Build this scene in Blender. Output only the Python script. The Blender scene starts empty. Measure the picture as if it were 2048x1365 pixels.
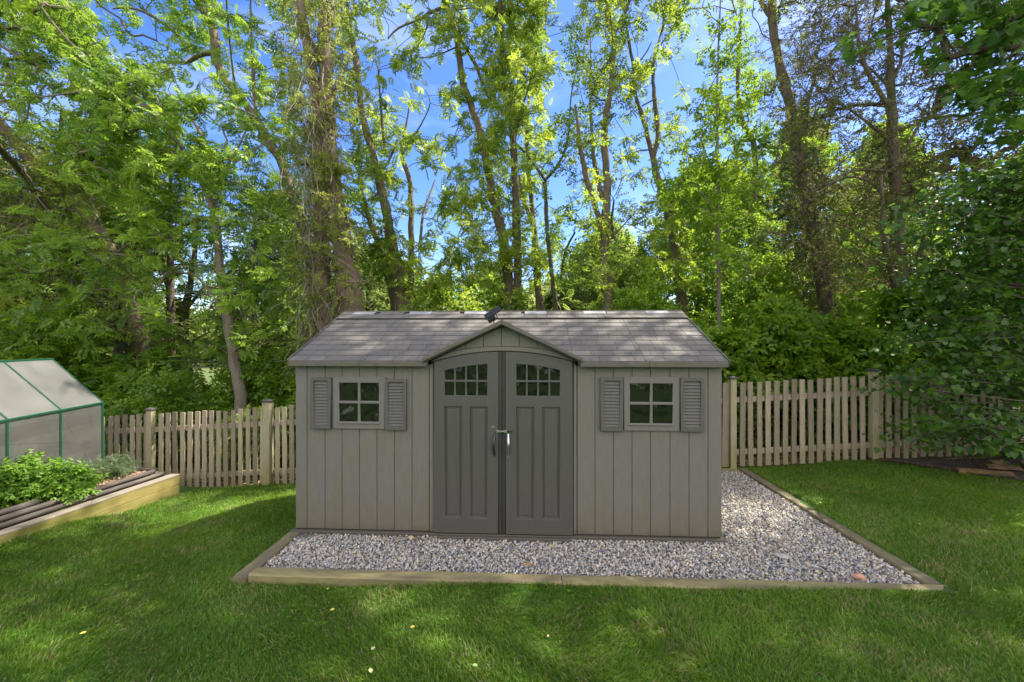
import bpy, bmesh, math, random
import numpy as np
from mathutils import Vector, Matrix
rng = np.random.default_rng(7)
random.seed(7)
R = math.radians
SC = bpy.context.scene
COL = SC.collection
# ------------------------------------------------------------------ camera, sky, sun, exposure
CAM_H = 2.054
FPX = 797.0                      # focal length in pixels of the 2048 wide photograph
cam = bpy.data.objects.new('camera', bpy.data.cameras.new('camera'))
COL.objects.link(cam)
cam.location = (0, 0, CAM_H)
cam.rotation_euler = (R(90), 0, 0)
cam.data.sensor_width = 36.0
cam.data.lens = 36.0 * FPX / 2048
cam.data.clip_end = 2000
cam.data.clip_start = 0.05
SC.camera = cam
SUN_EL, SUN_BACK = 54.0, 22.0    # elevation, degrees behind the line to the right
world = bpy.data.worlds.new('World'); SC.world = world
world.use_nodes = True
wn, wl = world.node_tree.nodes, world.node_tree.links
sky = wn.new('ShaderNodeTexSky'); sky.sky_type = 'NISHITA'; sky.sun_disc = False
sky.sun_elevation = R(SUN_EL); sky.sun_rotation = R(90 - SUN_BACK)
sky.ozone_density = 2.4; sky.dust_density = 0.5; sky.air_density = 1.0
hs = wn.new('ShaderNodeHueSaturation'); hs.inputs['Saturation'].default_value = 1.3; hs.inputs['Hue'].default_value = 0.519; hs.inputs['Value'].default_value = 1.0
wl.new(sky.outputs[0], hs.inputs['Color'])
tc = wn.new('ShaderNodeTexCoord'); mp = wn.new('ShaderNodeMapping'); mp.inputs['Scale'].default_value = (1.2, 1.2, 5)
nz = wn.new('ShaderNodeTexNoise'); nz.inputs['Scale'].default_value = 2.2; nz.inputs['Detail'].default_value = 6
wl.new(tc.outputs['Generated'], mp.inputs['Vector']); wl.new(mp.outputs[0], nz.inputs['Vector'])
rp = wn.new('ShaderNodeValToRGB'); rp.color_ramp.elements[0].position = 0.5; rp.color_ramp.elements[1].position = 0.85
rp.color_ramp.elements[1].color = (0.22, 0.22, 0.22, 1)
wl.new(nz.outputs['Fac'], rp.inputs['Fac'])
mx = wn.new('ShaderNodeMixRGB'); mx.inputs['Color2'].default_value = (9, 9.6, 10.5, 1)
wl.new(rp.outputs[0], mx.inputs['Fac']); wl.new(hs.outputs[0], mx.inputs['Color1'])
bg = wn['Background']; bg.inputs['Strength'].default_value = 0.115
# unseen white cloud added behind the camera as fill light for the shed front
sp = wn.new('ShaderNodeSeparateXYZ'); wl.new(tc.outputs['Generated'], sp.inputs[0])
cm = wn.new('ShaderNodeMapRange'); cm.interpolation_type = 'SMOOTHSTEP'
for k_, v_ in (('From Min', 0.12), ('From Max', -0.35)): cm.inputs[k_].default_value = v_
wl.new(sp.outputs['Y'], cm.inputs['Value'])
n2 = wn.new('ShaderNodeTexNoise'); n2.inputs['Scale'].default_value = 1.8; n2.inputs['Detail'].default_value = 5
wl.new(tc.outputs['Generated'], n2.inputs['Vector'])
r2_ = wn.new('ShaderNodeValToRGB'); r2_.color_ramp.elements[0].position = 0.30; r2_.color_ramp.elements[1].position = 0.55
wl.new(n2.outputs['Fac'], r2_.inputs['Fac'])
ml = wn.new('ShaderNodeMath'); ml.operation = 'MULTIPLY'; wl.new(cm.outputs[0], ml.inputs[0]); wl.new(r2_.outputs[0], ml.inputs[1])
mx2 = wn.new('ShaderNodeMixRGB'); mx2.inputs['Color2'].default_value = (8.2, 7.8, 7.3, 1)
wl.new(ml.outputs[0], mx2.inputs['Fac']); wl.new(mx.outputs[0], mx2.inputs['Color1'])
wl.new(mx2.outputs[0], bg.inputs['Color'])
sun = bpy.data.objects.new('sun', bpy.data.lights.new('sun', 'SUN')); COL.objects.link(sun)
sun.data.energy = 5.0; sun.data.angle = R(0.55); sun.data.color = (1.0, 0.92, 0.78)
sd = Vector((math.cos(R(SUN_EL)) * math.cos(R(SUN_BACK)), math.cos(R(SUN_EL)) * math.sin(R(SUN_BACK)), math.sin(R(SUN_EL))))
sun.rotation_euler = sd.to_track_quat('Z', 'Y').to_euler()
SUNV = np.array(sd)
SC.view_settings.view_transform = 'Standard'; SC.view_settings.look = 'None'
SC.view_settings.gamma = 1; SC.view_settings.use_curve_mapping = False
SC.view_settings.exposure = 1.6
SC.render.engine = 'CYCLES'
cy = SC.cycles
cy.max_bounces = 7; cy.diffuse_bounces = 3; cy.glossy_bounces = 3; cy.transmission_bounces = 5; cy.transparent_max_bounces = 6
cy.use_denoising = True; cy.caustics_reflective = False; cy.caustics_refractive = False

# ------------------------------------------------------------------ helpers
def tag(o, label=None, cat=None, group=None, kind=None):
    if label: o['label'] = label
    if cat: o['category'] = cat
    if group: o['group'] = group
    if kind: o['kind'] = kind
    return o
def empty(name, loc=(0, 0, 0), rz=0.0):
    o = bpy.data.objects.new(name, None); COL.objects.link(o)
    o.location = loc; o.rotation_euler = (0, 0, rz); o.empty_display_size = 0.1
    return o
def link(name, me, mat, parent=None):
    o = bpy.data.objects.new(name, me); COL.objects.link(o)
    if mat is not None and not me.materials: me.materials.append(mat)
    if parent is not None: o.parent = parent
    return o
def np_obj(name, verts, faces, mat, parent=None, tint=None, smooth=False):
    """faces: (n,k) array, uniform polygons"""
    verts = np.asarray(verts, np.float32); faces = np.asarray(faces, np.int32)
    me = bpy.data.meshes.new(name); n, k = faces.shape
    me.vertices.add(len(verts)); me.vertices.foreach_set('co', verts.ravel())
    me.loops.add(n * k); me.loops.foreach_set('vertex_index', faces.ravel())
    me.polygons.add(n); me.polygons.foreach_set('loop_start', np.arange(0, n * k, k, dtype=np.int32))
    me.polygons.foreach_set('use_smooth', np.full(n, smooth))
    if tint is not None:
        a = me.attributes.new('tint', 'FLOAT', 'FACE'); a.data.foreach_set('value', np.asarray(tint, np.float32))
    me.update(calc_edges=True)
    return link(name, me, mat, parent)
class MB:
    def __init__(s): s.v = []; s.f = []; s.t = []
    def add(s, v, f, t=0.5):
        o = len(s.v); s.v += [tuple(p) for p in v]; s.f += [tuple(i + o for i in q) for q in f]; s.t += [t] * len(f)
        return s
    def box(s, x0, x1, y0, y1, z0, z1, t=0.5, M=None):
        v = [Vector((x, y, z)) for x in (x0, x1) for y in (y0, y1) for z in (z0, z1)]
        if M is not None: v = [M @ p for p in v]
        return s.add(v, [(0, 1, 3, 2), (4, 6, 7, 5), (0, 4, 5, 1), (2, 3, 7, 6), (0, 2, 6, 4), (1, 5, 7, 3)], t)
    def prism(s, poly, y0, y1, t=0.5):
        """poly: (x,z) counter-clockwise seen from -y; extruded y0..y1"""
        n = len(poly)
        v = [(x, y0, z) for x, z in poly] + [(x, y1, z) for x, z in poly]
        f = [tuple(range(n)), tuple(range(2 * n - 1, n - 1, -1))]
        f += [(i, i + n, (i + 1) % n + n, (i + 1) % n) for i in range(n)]
        return s.add(v, f, t)
    def bar(s, a, b, w, h, up=(0, 0, 1), t=0.5):
        a, b = Vector(a), Vector(b); d = (b - a).normalized(); up = Vector(up)
        sd_ = d.cross(up).normalized(); u = sd_.cross(d)
        v = [p + sd_ * (i * w / 2) + u * (j * h / 2) for p in (a, b) for i, j in ((-1, -1), (1, -1), (1, 1), (-1, 1))]
        return s.add(v, [(3, 2, 1, 0), (4, 5, 6, 7), (0, 1, 5, 4), (1, 2, 6, 5), (2, 3, 7, 6), (3, 0, 4, 7)], t)
    def tube(s, pts, rad, n=8, t=0.5, cap=True):
        v, f = tube_arrays(np.array([tuple(p) for p in pts], float), np.array(rad if hasattr(rad, '__len__') else [rad] * len(pts), float), n)
        s.add(v.tolist(), [tuple(q) for q in f.tolist()], t)
        if cap:
            m = len(pts) * n + len(s.v) - len(v)
            b = len(s.v) - len(v)
            s.f += [tuple(b + i for i in range(n - 1, -1, -1)), tuple(b + (len(pts) - 1) * n + i for i in range(n))]; s.t += [t, t]
        return s
    def build(s, name, mat, parent=None, bevel=0, smooth=False, seg=1):
        me = bpy.data.meshes.new(name); me.from_pydata(s.v, [], s.f)
        a = me.attributes.new('tint', 'FLOAT', 'FACE'); a.data.foreach_set('value', s.t)
        if smooth: me.polygons.foreach_set('use_smooth', [True] * len(s.f))
        me.update()
        o = link(name, me, mat, parent)
        if bevel:
            m = o.modifiers.new('bevel', 'BEVEL'); m.width = bevel; m.segments = seg; m.limit_method = 'ANGLE'
        return o
def tube_arrays(P, r, n):
    d = np.gradient(P, axis=0); d /= np.linalg.norm(d, axis=1)[:, None] + 1e-9
    ref = np.where(np.abs(d[:, 2:3]) > 0.9, np.array([[1., 0, 0]]), np.array([[0, 0, 1.]]))
    if np.abs(d[:, 2]).mean() > 0.5: ref = np.tile([[1., 0, 0]], (len(P), 1))
    else: ref = np.tile([[0, 0, 1.]], (len(P), 1))
    a = np.cross(d, ref); a /= np.linalg.norm(a, axis=1)[:, None] + 1e-9; b = np.cross(d, a)
    th = np.arange(n) * 2 * math.pi / n
    V = P[:, None] + r[:, None, None] * (a[:, None] * np.cos(th)[None, :, None] + b[:, None] * np.sin(th)[None, :, None])
    i = np.arange(len(P) - 1)[:, None] * n; j = np.arange(n)[None]; j2 = (j + 1) % n
    F = np.stack([i + j, i + n + j, i + n + j2, i + j2], -1).reshape(-1, 4)
    return V.reshape(-1, 3), F
class Tubes:
    """collects many 4-sided-face tubes quickly"""
    def __init__(s): s.V = []; s.F = []; s.n = 0
    def add(s, P, r, n=6):
        v, f = tube_arrays(np.asarray(P, float), np.asarray(r, float), n); s.V.append(v); s.F.append(f + s.n); s.n += len(v)
    def build(s, name, mat, parent=None, smooth=True):
        if not s.V: return None
        return np_obj(name, np.concatenate(s.V), np.concatenate(s.F), mat, parent, None, smooth)
def curve_plate(name, outer, holes, ext, bev, mat, parent, y):
    """flat plate in the xz plane at depth y with holes, soft edges"""
    cu = bpy.data.curves.new(name, 'CURVE'); cu.dimensions = '2D'; cu.fill_mode = 'BOTH'
    for poly in [outer] + holes:
        sp = cu.splines.new('POLY'); sp.points.add(len(poly) - 1)
        for p, q in zip(sp.points, poly): p.co = (q[0], q[1], 0, 1)
        sp.use_cyclic_u = True
    cu.extrude = ext; cu.bevel_depth = bev; cu.bevel_resolution = 1; cu.offset = -bev
    o = bpy.data.objects.new(name, cu)
    me = bpy.data.meshes.new_from_object(o)
    bpy.data.objects.remove(o)
    me.transform(Matrix.Translation((0, y, 0)) @ Matrix.Rotation(R(90), 4, 'X'))
    me.materials.clear()
    return link(name, me, mat, parent)

# ------------------------------------------------------------------ materials
def new_mat(name):
    m = bpy.data.materials.new(name); m.use_nodes = True
    return m, m.node_tree.nodes, m.node_tree.links, m.node_tree.nodes['Principled BSDF']
def surf(name, c1, c2, rough=0.7, scale=6, stretch=(1, 1, 1), bump=0.3, bscale=None, c3=None, c3pos=0.62, tintmix=0.0, metallic=0, dist=0.01, spec=0.4, detail=6):
    m, n, l, b = new_mat(name)
    tc = n.new('ShaderNodeTexCoord'); mp = n.new('ShaderNodeMapping'); mp.inputs['Scale'].default_value = stretch
    l.new(tc.outputs['Object'], mp.inputs['Vector'])
    t1 = n.new('ShaderNodeTexNoise'); t1.inputs['Scale'].default_value = scale; t1.inputs['Detail'].default_value = detail
    t1.inputs['Roughness'].default_value = 0.6
    l.new(mp.outputs[0], t1.inputs['Vector'])
    r = n.new('ShaderNodeValToRGB'); r.color_ramp.elements[0].color = (*c1, 1); r.color_ramp.elements[1].color = (*c2, 1)
    r.color_ramp.elements[0].position = 0.3; r.color_ramp.elements[1].position = 0.7
    l.new(t1.outputs['Fac'], r.inputs['Fac']); out = r.outputs[0]
    if c3 is not None:
        t2 = n.new('ShaderNodeTexNoise'); t2.inputs['Scale'].default_value = scale * 0.23; t2.inputs['Detail'].default_value = 4
        l.new(mp.outputs[0], t2.inputs['Vector'])
        r2 = n.new('ShaderNodeValToRGB'); r2.color_ramp.elements[0].position = c3pos - 0.1; r2.color_ramp.elements[1].position = c3pos + 0.12
        l.new(t2.outputs['Fac'], r2.inputs['Fac'])
        mx = n.new('ShaderNodeMixRGB'); mx.inputs['Color2'].default_value = (*c3, 1)
        l.new(r2.outputs[0], mx.inputs['Fac']); l.new(out, mx.inputs['Color1']); out = mx.outputs[0]
    if tintmix:
        at = n.new('ShaderNodeAttribute'); at.attribute_name = 'tint'
        mr = n.new('ShaderNodeMapRange'); mr.inputs['To Min'].default_value = 1 - tintmix; mr.inputs['To Max'].default_value = 1 + tintmix
        l.new(at.outputs['Fac'], mr.inputs['Value'])
        mm = n.new('ShaderNodeMixRGB'); mm.blend_type = 'MULTIPLY'; mm.inputs['Fac'].default_value = 1
        l.new(out, mm.inputs['Color1']); l.new(mr.outputs[0], mm.inputs['Color2']); out = mm.outputs[0]
    l.new(out, b.inputs['Base Color'])
    b.inputs['Roughness'].default_value = rough; b.inputs['Metallic'].default_value = metallic
    b.inputs['Specular IOR Level'].default_value = spec
    if bump:
        t3 = n.new('ShaderNodeTexNoise'); t3.inputs['Scale'].default_value = bscale or scale * 3; t3.inputs['Detail'].default_value = 4
        l.new(mp.outputs[0], t3.inputs['Vector'])
        bp = n.new('ShaderNodeBump'); bp.inputs['Strength'].default_value = bump; bp.inputs['Distance'].default_value = dist
        l.new(t3.outputs['Fac'], bp.inputs['Height']); l.new(bp.outputs[0], b.inputs['Normal'])
    return m
def leaf_mat(name, dark, light, trans=0.45, third=None, gloss=0.05):
    m, n, l, b = new_mat(name); n.remove(b)
    out = n['Material Output']
    at = n.new('ShaderNodeAttribute'); at.attribute_name = 'tint'
    r = n.new('ShaderNodeValToRGB'); e = r.color_ramp.elements
    e[0].color = (*dark, 1); e[1].color = (*light, 1); e[0].position = 0.05; e[1].position = 0.9
    if third: q = e.new(0.97); q.color = (*third, 1)
    l.new(at.outputs['Fac'], r.inputs['Fac'])
    d = n.new('ShaderNodeBsdfDiffuse'); t = n.new('ShaderNodeBsdfTranslucent'); g = n.new('ShaderNodeBsdfGlossy'); g.inputs['Roughness'].default_value = 0.42
    gm = n.new('ShaderNodeGamma'); gm.inputs['Gamma'].default_value = 0.88
    hsn = n.new('ShaderNodeHueSaturation'); hsn.inputs['Hue'].default_value = 0.492; hsn.inputs['Value'].default_value = 1.3
    l.new(r.outputs[0], d.inputs['Color']); l.new(r.outputs[0], hsn.inputs['Color']); l.new(hsn.outputs[0], gm.inputs['Color']); l.new(gm.outputs[0], t.inputs['Color'])
    m1 = n.new('ShaderNodeMixShader'); m1.inputs['Fac'].default_value = trans
    m2 = n.new('ShaderNodeMixShader'); m2.inputs['Fac'].default_value = gloss
    l.new(d.outputs[0], m1.inputs[1]); l.new(t.outputs[0], m1.inputs[2]); l.new(m1.outputs[0], m2.inputs[1]); l.new(g.outputs[0], m2.inputs[2])
    l.new(m2.outputs[0], out.inputs['Surface'])
    return m
M = {}
M['wall'] = surf('shed_wall', (0.134, 0.126, 0.114), (0.163, 0.154, 0.140), 0.6, 9, (6, 6, 0.7), 0.7, 60, c3=(0.148, 0.134, 0.092), c3pos=0.60, dist=0.005)
M['shed_dark'] = surf('shed_door_grey', (0.066, 0.063, 0.058), (0.080, 0.077, 0.070), 0.55, 9, (6, 6, 0.8), 0.2, 60, dist=0.003)
M['shutter'] = surf('shed_shutter', (0.080, 0.077, 0.071), (0.094, 0.090, 0.083), 0.55, 9, (5, 5, 1), 0.15, 50, dist=0.002)
M['winframe'] = surf('shed_window_frame', (0.135, 0.128, 0.118), (0.150, 0.143, 0.132), 0.55, 7, (2, 2, 2), 0.1, 40, dist=0.002)
M['black_gap'] = surf('shed_gap', (0.02, 0.02, 0.018), (0.03, 0.03, 0.027), 0.7, 5, bump=0)
M['astragal'] = surf('shed_astragal', (0.032, 0.032, 0.028), (0.045, 0.045, 0.04), 0.6, 5, bump=0)
M['roof'] = surf('shed_roof', (0.108, 0.100, 0.091), (0.136, 0.127, 0.116), 0.7, 5, (1, 1, 1), 0.5, 90, c3=(0.15, 0.139, 0.126), tintmix=0.10, dist=0.003)
M['fascia'] = surf('shed_fascia', (0.080, 0.075, 0.066), (0.118, 0.110, 0.096), 0.7, 7, (1, 3, 3), 0.25, 60, c3=(0.10, 0.093, 0.058), c3pos=0.55, dist=0.003)
M['skylight'] = surf('skylight_plastic', (0.25, 0.25, 0.26), (0.31, 0.31, 0.325), 0.4, 8, bump=0.1)
M['timber'] = surf('pad_timber', (0.19, 0.165, 0.07), (0.28, 0.24, 0.115), 0.85, 5, (1.2, 6, 6), 0.7, 25, c3=(0.145, 0.12, 0.07), c3pos=0.55, dist=0.006)
M['timber_y'] = surf('side_timber', (0.125, 0.112, 0.055), (0.20, 0.17, 0.095), 0.85, 5, (6, 1.2, 6), 0.6, 25, c3=(0.13, 0.11, 0.075), c3pos=0.5, dist=0.006)
M['bedwood'] = surf('bed_timber', (0.165, 0.138, 0.035), (0.25, 0.205, 0.07), 0.8, 5, (6, 1.0, 6), 0.5, 25, c3=(0.10, 0.105, 0.02), c3pos=0.55, dist=0.006)
M['greywood'] = surf('weathered_board', (0.15, 0.13, 0.10), (0.22, 0.19, 0.155), 0.85, 6, (6, 1.0, 6), 0.5, 25, dist=0.006)
M['log'] = surf('landscape_log', (0.042, 0.035, 0.030), (0.078, 0.066, 0.057), 0.8, 7, (6, 1, 6), 0.4, 30, c3=(0.12, 0.105, 0.09), c3pos=0.65)
M['fence'] = surf('fence_wood', (0.225, 0.182, 0.132), (0.36, 0.295, 0.225), 0.85, 8, (7, 7, 0.8), 0.6, 30, c3=(0.24, 0.21, 0.125), c3pos=0.6, tintmix=0.36, dist=0.006)
M['post'] = surf('fence_post_wood', (0.28, 0.245, 0.155), (0.40, 0.35, 0.235), 0.85, 8, (7, 7, 0.8), 0.6, 30, c3=(0.2, 0.19, 0.08), c3pos=0.6, dist=0.006)
M['cap'] = surf('post_cap', (0.03, 0.03, 0.03), (0.07, 0.068, 0.065), 0.4, 6, bump=0.1)
M['bark'] = surf('bark', (0.085, 0.062, 0.042), (0.22, 0.17, 0.125), 0.9, 7, (3, 3, 0.7), 1.0, 16, c3=(0.10, 0.115, 0.055), c3pos=0.58, dist=0.03)
M['bark_pale'] = surf('bark_pale', (0.11, 0.09, 0.065), (0.22, 0.185, 0.145), 0.9, 7, (3, 3, 0.8), 1.0, 16, c3=(0.13, 0.13, 0.08), dist=0.02)
M['bark_dark'] = surf('bark_dark', (0.045, 0.035, 0.026), (0.13, 0.10, 0.08), 0.9, 7, (3, 3, 0.8), 1.0, 16, c3=(0.07, 0.085, 0.04), dist=0.02)
M['bark_red'] = surf('bark_red', (0.12, 0.083, 0.058), (0.235, 0.175, 0.13), 0.9, 6, (5, 5, 0.4), 1.0, 14, c3=(0.1, 0.075, 0.055), dist=0.03)
M['twig'] = surf('twigs', (0.07, 0.055, 0.042), (0.15, 0.12, 0.095), 0.9, 6, bump=0)
M['twig_grey'] = surf('dry_vine', (0.18, 0.155, 0.125), (0.36, 0.32, 0.275), 0.9, 3, bump=0)
M['metal'] = surf('chrome', (0.5, 0.5, 0.5), (0.62, 0.62, 0.62), 0.25, 8, bump=0, metallic=1)
M['dark_metal'] = surf('dark_handle', (0.03, 0.033, 0.033), (0.06, 0.06, 0.06), 0.3, 8, bump=0, metallic=0.6)
M['black'] = surf('black_plastic', (0.012, 0.012, 0.014), (0.02, 0.02, 0.022), 0.4, 8, bump=0)
M['green_metal'] = surf('green_frame', (0.004, 0.045, 0.024), (0.006, 0.062, 0.034), 0.45, 8, bump=0.05)
M['soil'] = surf('garden_soil', (0.06, 0.038, 0.025), (0.13, 0.085, 0.055), 0.95, 30, bump=1.0, bscale=60, dist=0.03)
M['mulch'] = surf('mulch', (0.035, 0.023, 0.015), (0.085, 0.06, 0.042), 0.95, 40, bump=1.0, bscale=70, dist=0.03)
M['chips'] = surf('bark_chips', (0.06, 0.04, 0.026), (0.12, 0.085, 0.06), 0.9, 20, bump=0, tintmix=0.6)
M['straw'] = surf('straw_mulch', (0.30, 0.17, 0.11), (0.45, 0.30, 0.21), 0.9, 20, bump=0, tintmix=0.4)
M['split'] = surf('split_wood', (0.15, 0.085, 0.035), (0.27, 0.165, 0.07), 0.85, 9, (2, 8, 8), 1.0, 22, c3=(0.09, 0.065, 0.04), c3pos=0.5, dist=0.01)
M['white'] = surf('white_paint', (0.68, 0.70, 0.73), (0.78, 0.79, 0.8), 0.5, 3, bump=0)
M['rock_o'] = surf('orange_rock', (0.45, 0.22, 0.14), (0.62, 0.36, 0.25), 0.85, 14, bump=0.6)
M['rock_g'] = surf('grey_rock', (0.28, 0.27, 0.25), (0.42, 0.41, 0.39), 0.85, 14, bump=0.6)
M['rock_t'] = surf('tan_rock', (0.42, 0.33, 0.22), (0.6, 0.5, 0.36), 0.85, 14, bump=0.4)
# lawn soil, forest floor
M['lawn'] = surf('lawn_ground', (0.03, 0.075, 0.008), (0.06, 0.13, 0.014), 0.95, 9, bump=0.6, bscale=60, c3=(0.085, 0.085, 0.03), c3pos=0.66, dist=0.02)
M['litter'] = surf('leaf_litter', (0.07, 0.05, 0.032), (0.16, 0.12, 0.075), 0.95, 9, bump=1.0, bscale=30, c3=(0.07, 0.12, 0.025), c3pos=0.45, dist=0.05)
def algae(m, z1, col, amt=.75):
    n, l = m.node_tree.nodes, m.node_tree.links; b = n['Principled BSDF']; src = b.inputs['Base Color'].links[0].from_socket
    tc = n.new('ShaderNodeTexCoord'); sp = n.new('ShaderNodeSeparateXYZ'); l.new(tc.outputs['Object'], sp.inputs[0])
    t = n.new('ShaderNodeTexNoise'); t.inputs['Scale'].default_value = 9; l.new(tc.outputs['Object'], t.inputs['Vector'])
    ad = n.new('ShaderNodeMath'); ad.operation = 'MULTIPLY_ADD'; l.new(t.outputs['Fac'], ad.inputs[0]); ad.inputs[1].default_value = -z1 * 1.4; ad.inputs[2].default_value = z1 * 1.7
    sb = n.new('ShaderNodeMath'); sb.operation = 'SUBTRACT'; l.new(ad.outputs[0], sb.inputs[0]); l.new(sp.outputs['Z'], sb.inputs[1])
    mr = n.new('ShaderNodeMapRange'); mr.inputs['From Min'].default_value = 0; mr.inputs['From Max'].default_value = z1 * .8; mr.inputs['To Max'].default_value = amt; l.new(sb.outputs[0], mr.inputs['Value'])
    mx = n.new('ShaderNodeMixRGB'); mx.inputs['Color2'].default_value = (*col, 1); l.new(mr.outputs[0], mx.inputs['Fac']); l.new(src, mx.inputs['Color1']); l.new(mx.outputs[0], b.inputs['Base Color'])
algae(M['fence'], .40, (0.205, 0.185, 0.085), .6); algae(M['wall'], .42, (0.136, 0.120, 0.072), .5); algae(M['wall'], .11, (0.105, 0.088, 0.062), .6); algae(M['shed_dark'], .13, (0.085, 0.074, 0.055), .6); algae(M['post'], .5, (0.25, 0.23, 0.085), .6)
# gravel: colour per stone
def gravel_mat():
    m, n, l, b = new_mat('gravel_stone')
    at = n.new('ShaderNodeAttribute'); at.attribute_name = 'tint'
    r = n.new('ShaderNodeValToRGB'); e = r.color_ramp.elements; r.color_ramp.interpolation = 'CONSTANT'
    cols = [(0.22, 0.225, 0.24), (0.32, 0.32, 0.335), (0.43, 0.40, 0.37), (0.48, 0.41, 0.31), (0.36, 0.275, 0.175), (0.58, 0.54, 0.47), (0.16, 0.165, 0.18), (0.47, 0.44, 0.40)]
    pos = [0, .16, .32, .48, .60, .70, .82, .90]
    e[0].color = (*cols[0], 1); e[1].position = pos[1]; e[1].color = (*cols[1], 1)
    for p, c in zip(pos[2:], cols[2:]): q = e.new(p); q.color = (*c, 1)
    l.new(at.outputs['Fac'], r.inputs['Fac'])
    t = n.new('ShaderNodeTexNoise'); t.inputs['Scale'].default_value = 60
    tc = n.new('ShaderNodeTexCoord'); l.new(tc.outputs['Object'], t.inputs['Vector'])
    mr = n.new('ShaderNodeMapRange'); mr.inputs['To Min'].default_value = 0.75; mr.inputs['To Max'].default_value = 1.25
    l.new(t.outputs['Fac'], mr.inputs['Value'])
    mm = n.new('ShaderNodeMixRGB'); mm.blend_type = 'MULTIPLY'; mm.inputs['Fac'].default_value = 1
    l.new(r.outputs[0], mm.inputs['Color1']); l.new(mr.outputs[0], mm.inputs['Color2']); l.new(mm.outputs[0], b.inputs['Base Color'])
    b.inputs['Roughness'].default_value = 0.8
    return m
M['gravel'] = gravel_mat()
def glass_mat():
    m, n, l, b = new_mat('window_plastic')
    b.inputs['Base Color'].default_value = (0.010, 0.013, 0.008, 1); b.inputs['Roughness'].default_value = 0.07
    b.inputs['Specular IOR Level'].default_value = 0.3
    tc = n.new('ShaderNodeTexCoord'); t = n.new('ShaderNodeTexNoise'); t.inputs['Scale'].default_value = 4; t.inputs['Detail'].default_value = 1.5
    bp = n.new('ShaderNodeBump'); bp.inputs['Strength'].default_value = 1.0; bp.inputs['Distance'].default_value = 0.045
    l.new(tc.outputs['Object'], t.inputs['Vector']); l.new(t.outputs['Fac'], bp.inputs['Height']); l.new(bp.outputs[0], b.inputs['Normal'])
    return m
M['glass'] = glass_mat()
def poly_mat(clear, rough):
    m, n, l, b = new_mat('polycarbonate'); n.remove(b); out = n['Material Output']
    tc = n.new('ShaderNodeTexCoord'); t = n.new('ShaderNodeTexNoise'); t.inputs['Scale'].default_value = 3; t.inputs['Detail'].default_value = 5
    l.new(tc.outputs['Object'], t.inputs['Vector'])
    r = n.new('ShaderNodeValToRGB'); r.color_ramp.elements[0].color = (0.28, 0.28, 0.265, 1); r.color_ramp.elements[1].color = (0.41, 0.41, 0.40, 1)
    r.color_ramp.elements[0].position = 0.3; r.color_ramp.elements[1].position = 0.7
    l.new(t.outputs['Fac'], r.inputs['Fac'])
    d = n.new('ShaderNodeBsdfDiffuse'); tl = n.new('ShaderNodeBsdfTranslucent'); g = n.new('ShaderNodeBsdfGlossy'); g.inputs['Roughness'].default_value = 0.3
    rf = n.new('ShaderNodeBsdfRefraction'); rf.inputs['IOR'].default_value = 1.02; rf.inputs['Roughness'].default_value = rough
    l.new(r.outputs[0], d.inputs['Color']); l.new(r.outputs[0], tl.inputs['Color'])
    m1 = n.new('ShaderNodeMixShader'); m1.inputs['Fac'].default_value = 0.35
    m2 = n.new('ShaderNodeMixShader'); m2.inputs['Fac'].default_value = clear
    m3 = n.new('ShaderNodeMixShader'); m3.inputs['Fac'].default_value = 0.12
    l.new(d.outputs[0], m1.inputs[1]); l.new(tl.outputs[0], m1.inputs[2])
    l.new(m1.outputs[0], m2.inputs[1]); l.new(rf.outputs[0], m2.inputs[2])
    l.new(m2.outputs[0], m3.inputs[1]); l.new(g.outputs[0], m3.inputs[2]); l.new(m3.outputs[0], out.inputs['Surface'])
    return m
M['poly'] = poly_mat(.62, .4); M['polyclear'] = poly_mat(.74, .22)
L = {
 'grass': leaf_mat('grass_blades', (0.042, 0.120, 0.008), (0.160, 0.275, 0.024), 0.35, (0.27, 0.235, 0.10), 0.02),
 'ash': leaf_mat('ash_leaves', (0.055, 0.145, 0.010), (0.26, 0.40, 0.030), 0.55, gloss=.03),
 'yellow': leaf_mat('fresh_leaves', (0.075, 0.150, 0.010), (0.32, 0.42, 0.035), 0.55, gloss=.03),
 'vine': leaf_mat('vine_leaves', (0.11, 0.16, 0.02), (0.27, 0.32, 0.05), 0.5, gloss=.02),
 'maple': leaf_mat('maple_leaves', (0.075, 0.175, 0.008), (0.24, 0.37, 0.022), 0.55, gloss=.025),
 'dark': leaf_mat('shade_leaves', (0.058, 0.150, 0.008), (0.165, 0.30, 0.018), 0.5, gloss=0.025),
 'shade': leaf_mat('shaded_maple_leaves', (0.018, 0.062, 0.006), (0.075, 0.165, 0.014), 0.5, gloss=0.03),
 'olive': leaf_mat('olive_leaves', (0.075, 0.095, 0.02), (0.17, 0.19, 0.04), 0.42, gloss=.03),
 'far': leaf_mat('far_leaves', (0.10, 0.16, 0.03), (0.28, 0.35, 0.08), 0.5, gloss=.02),
 'pine': leaf_mat('pine_needles', (0.025, 0.05, 0.028), (0.06, 0.095, 0.05), 0.2),
 'bed': leaf_mat('bed_plant_leaves', (0.06, 0.155, 0.014), (0.19, 0.34, 0.045), 0.45, gloss=.015),
 'fern': leaf_mat('feathery_leaves', (0.06, 0.12, 0.04), (0.14, 0.20, 0.085), 0.35),
}

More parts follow.
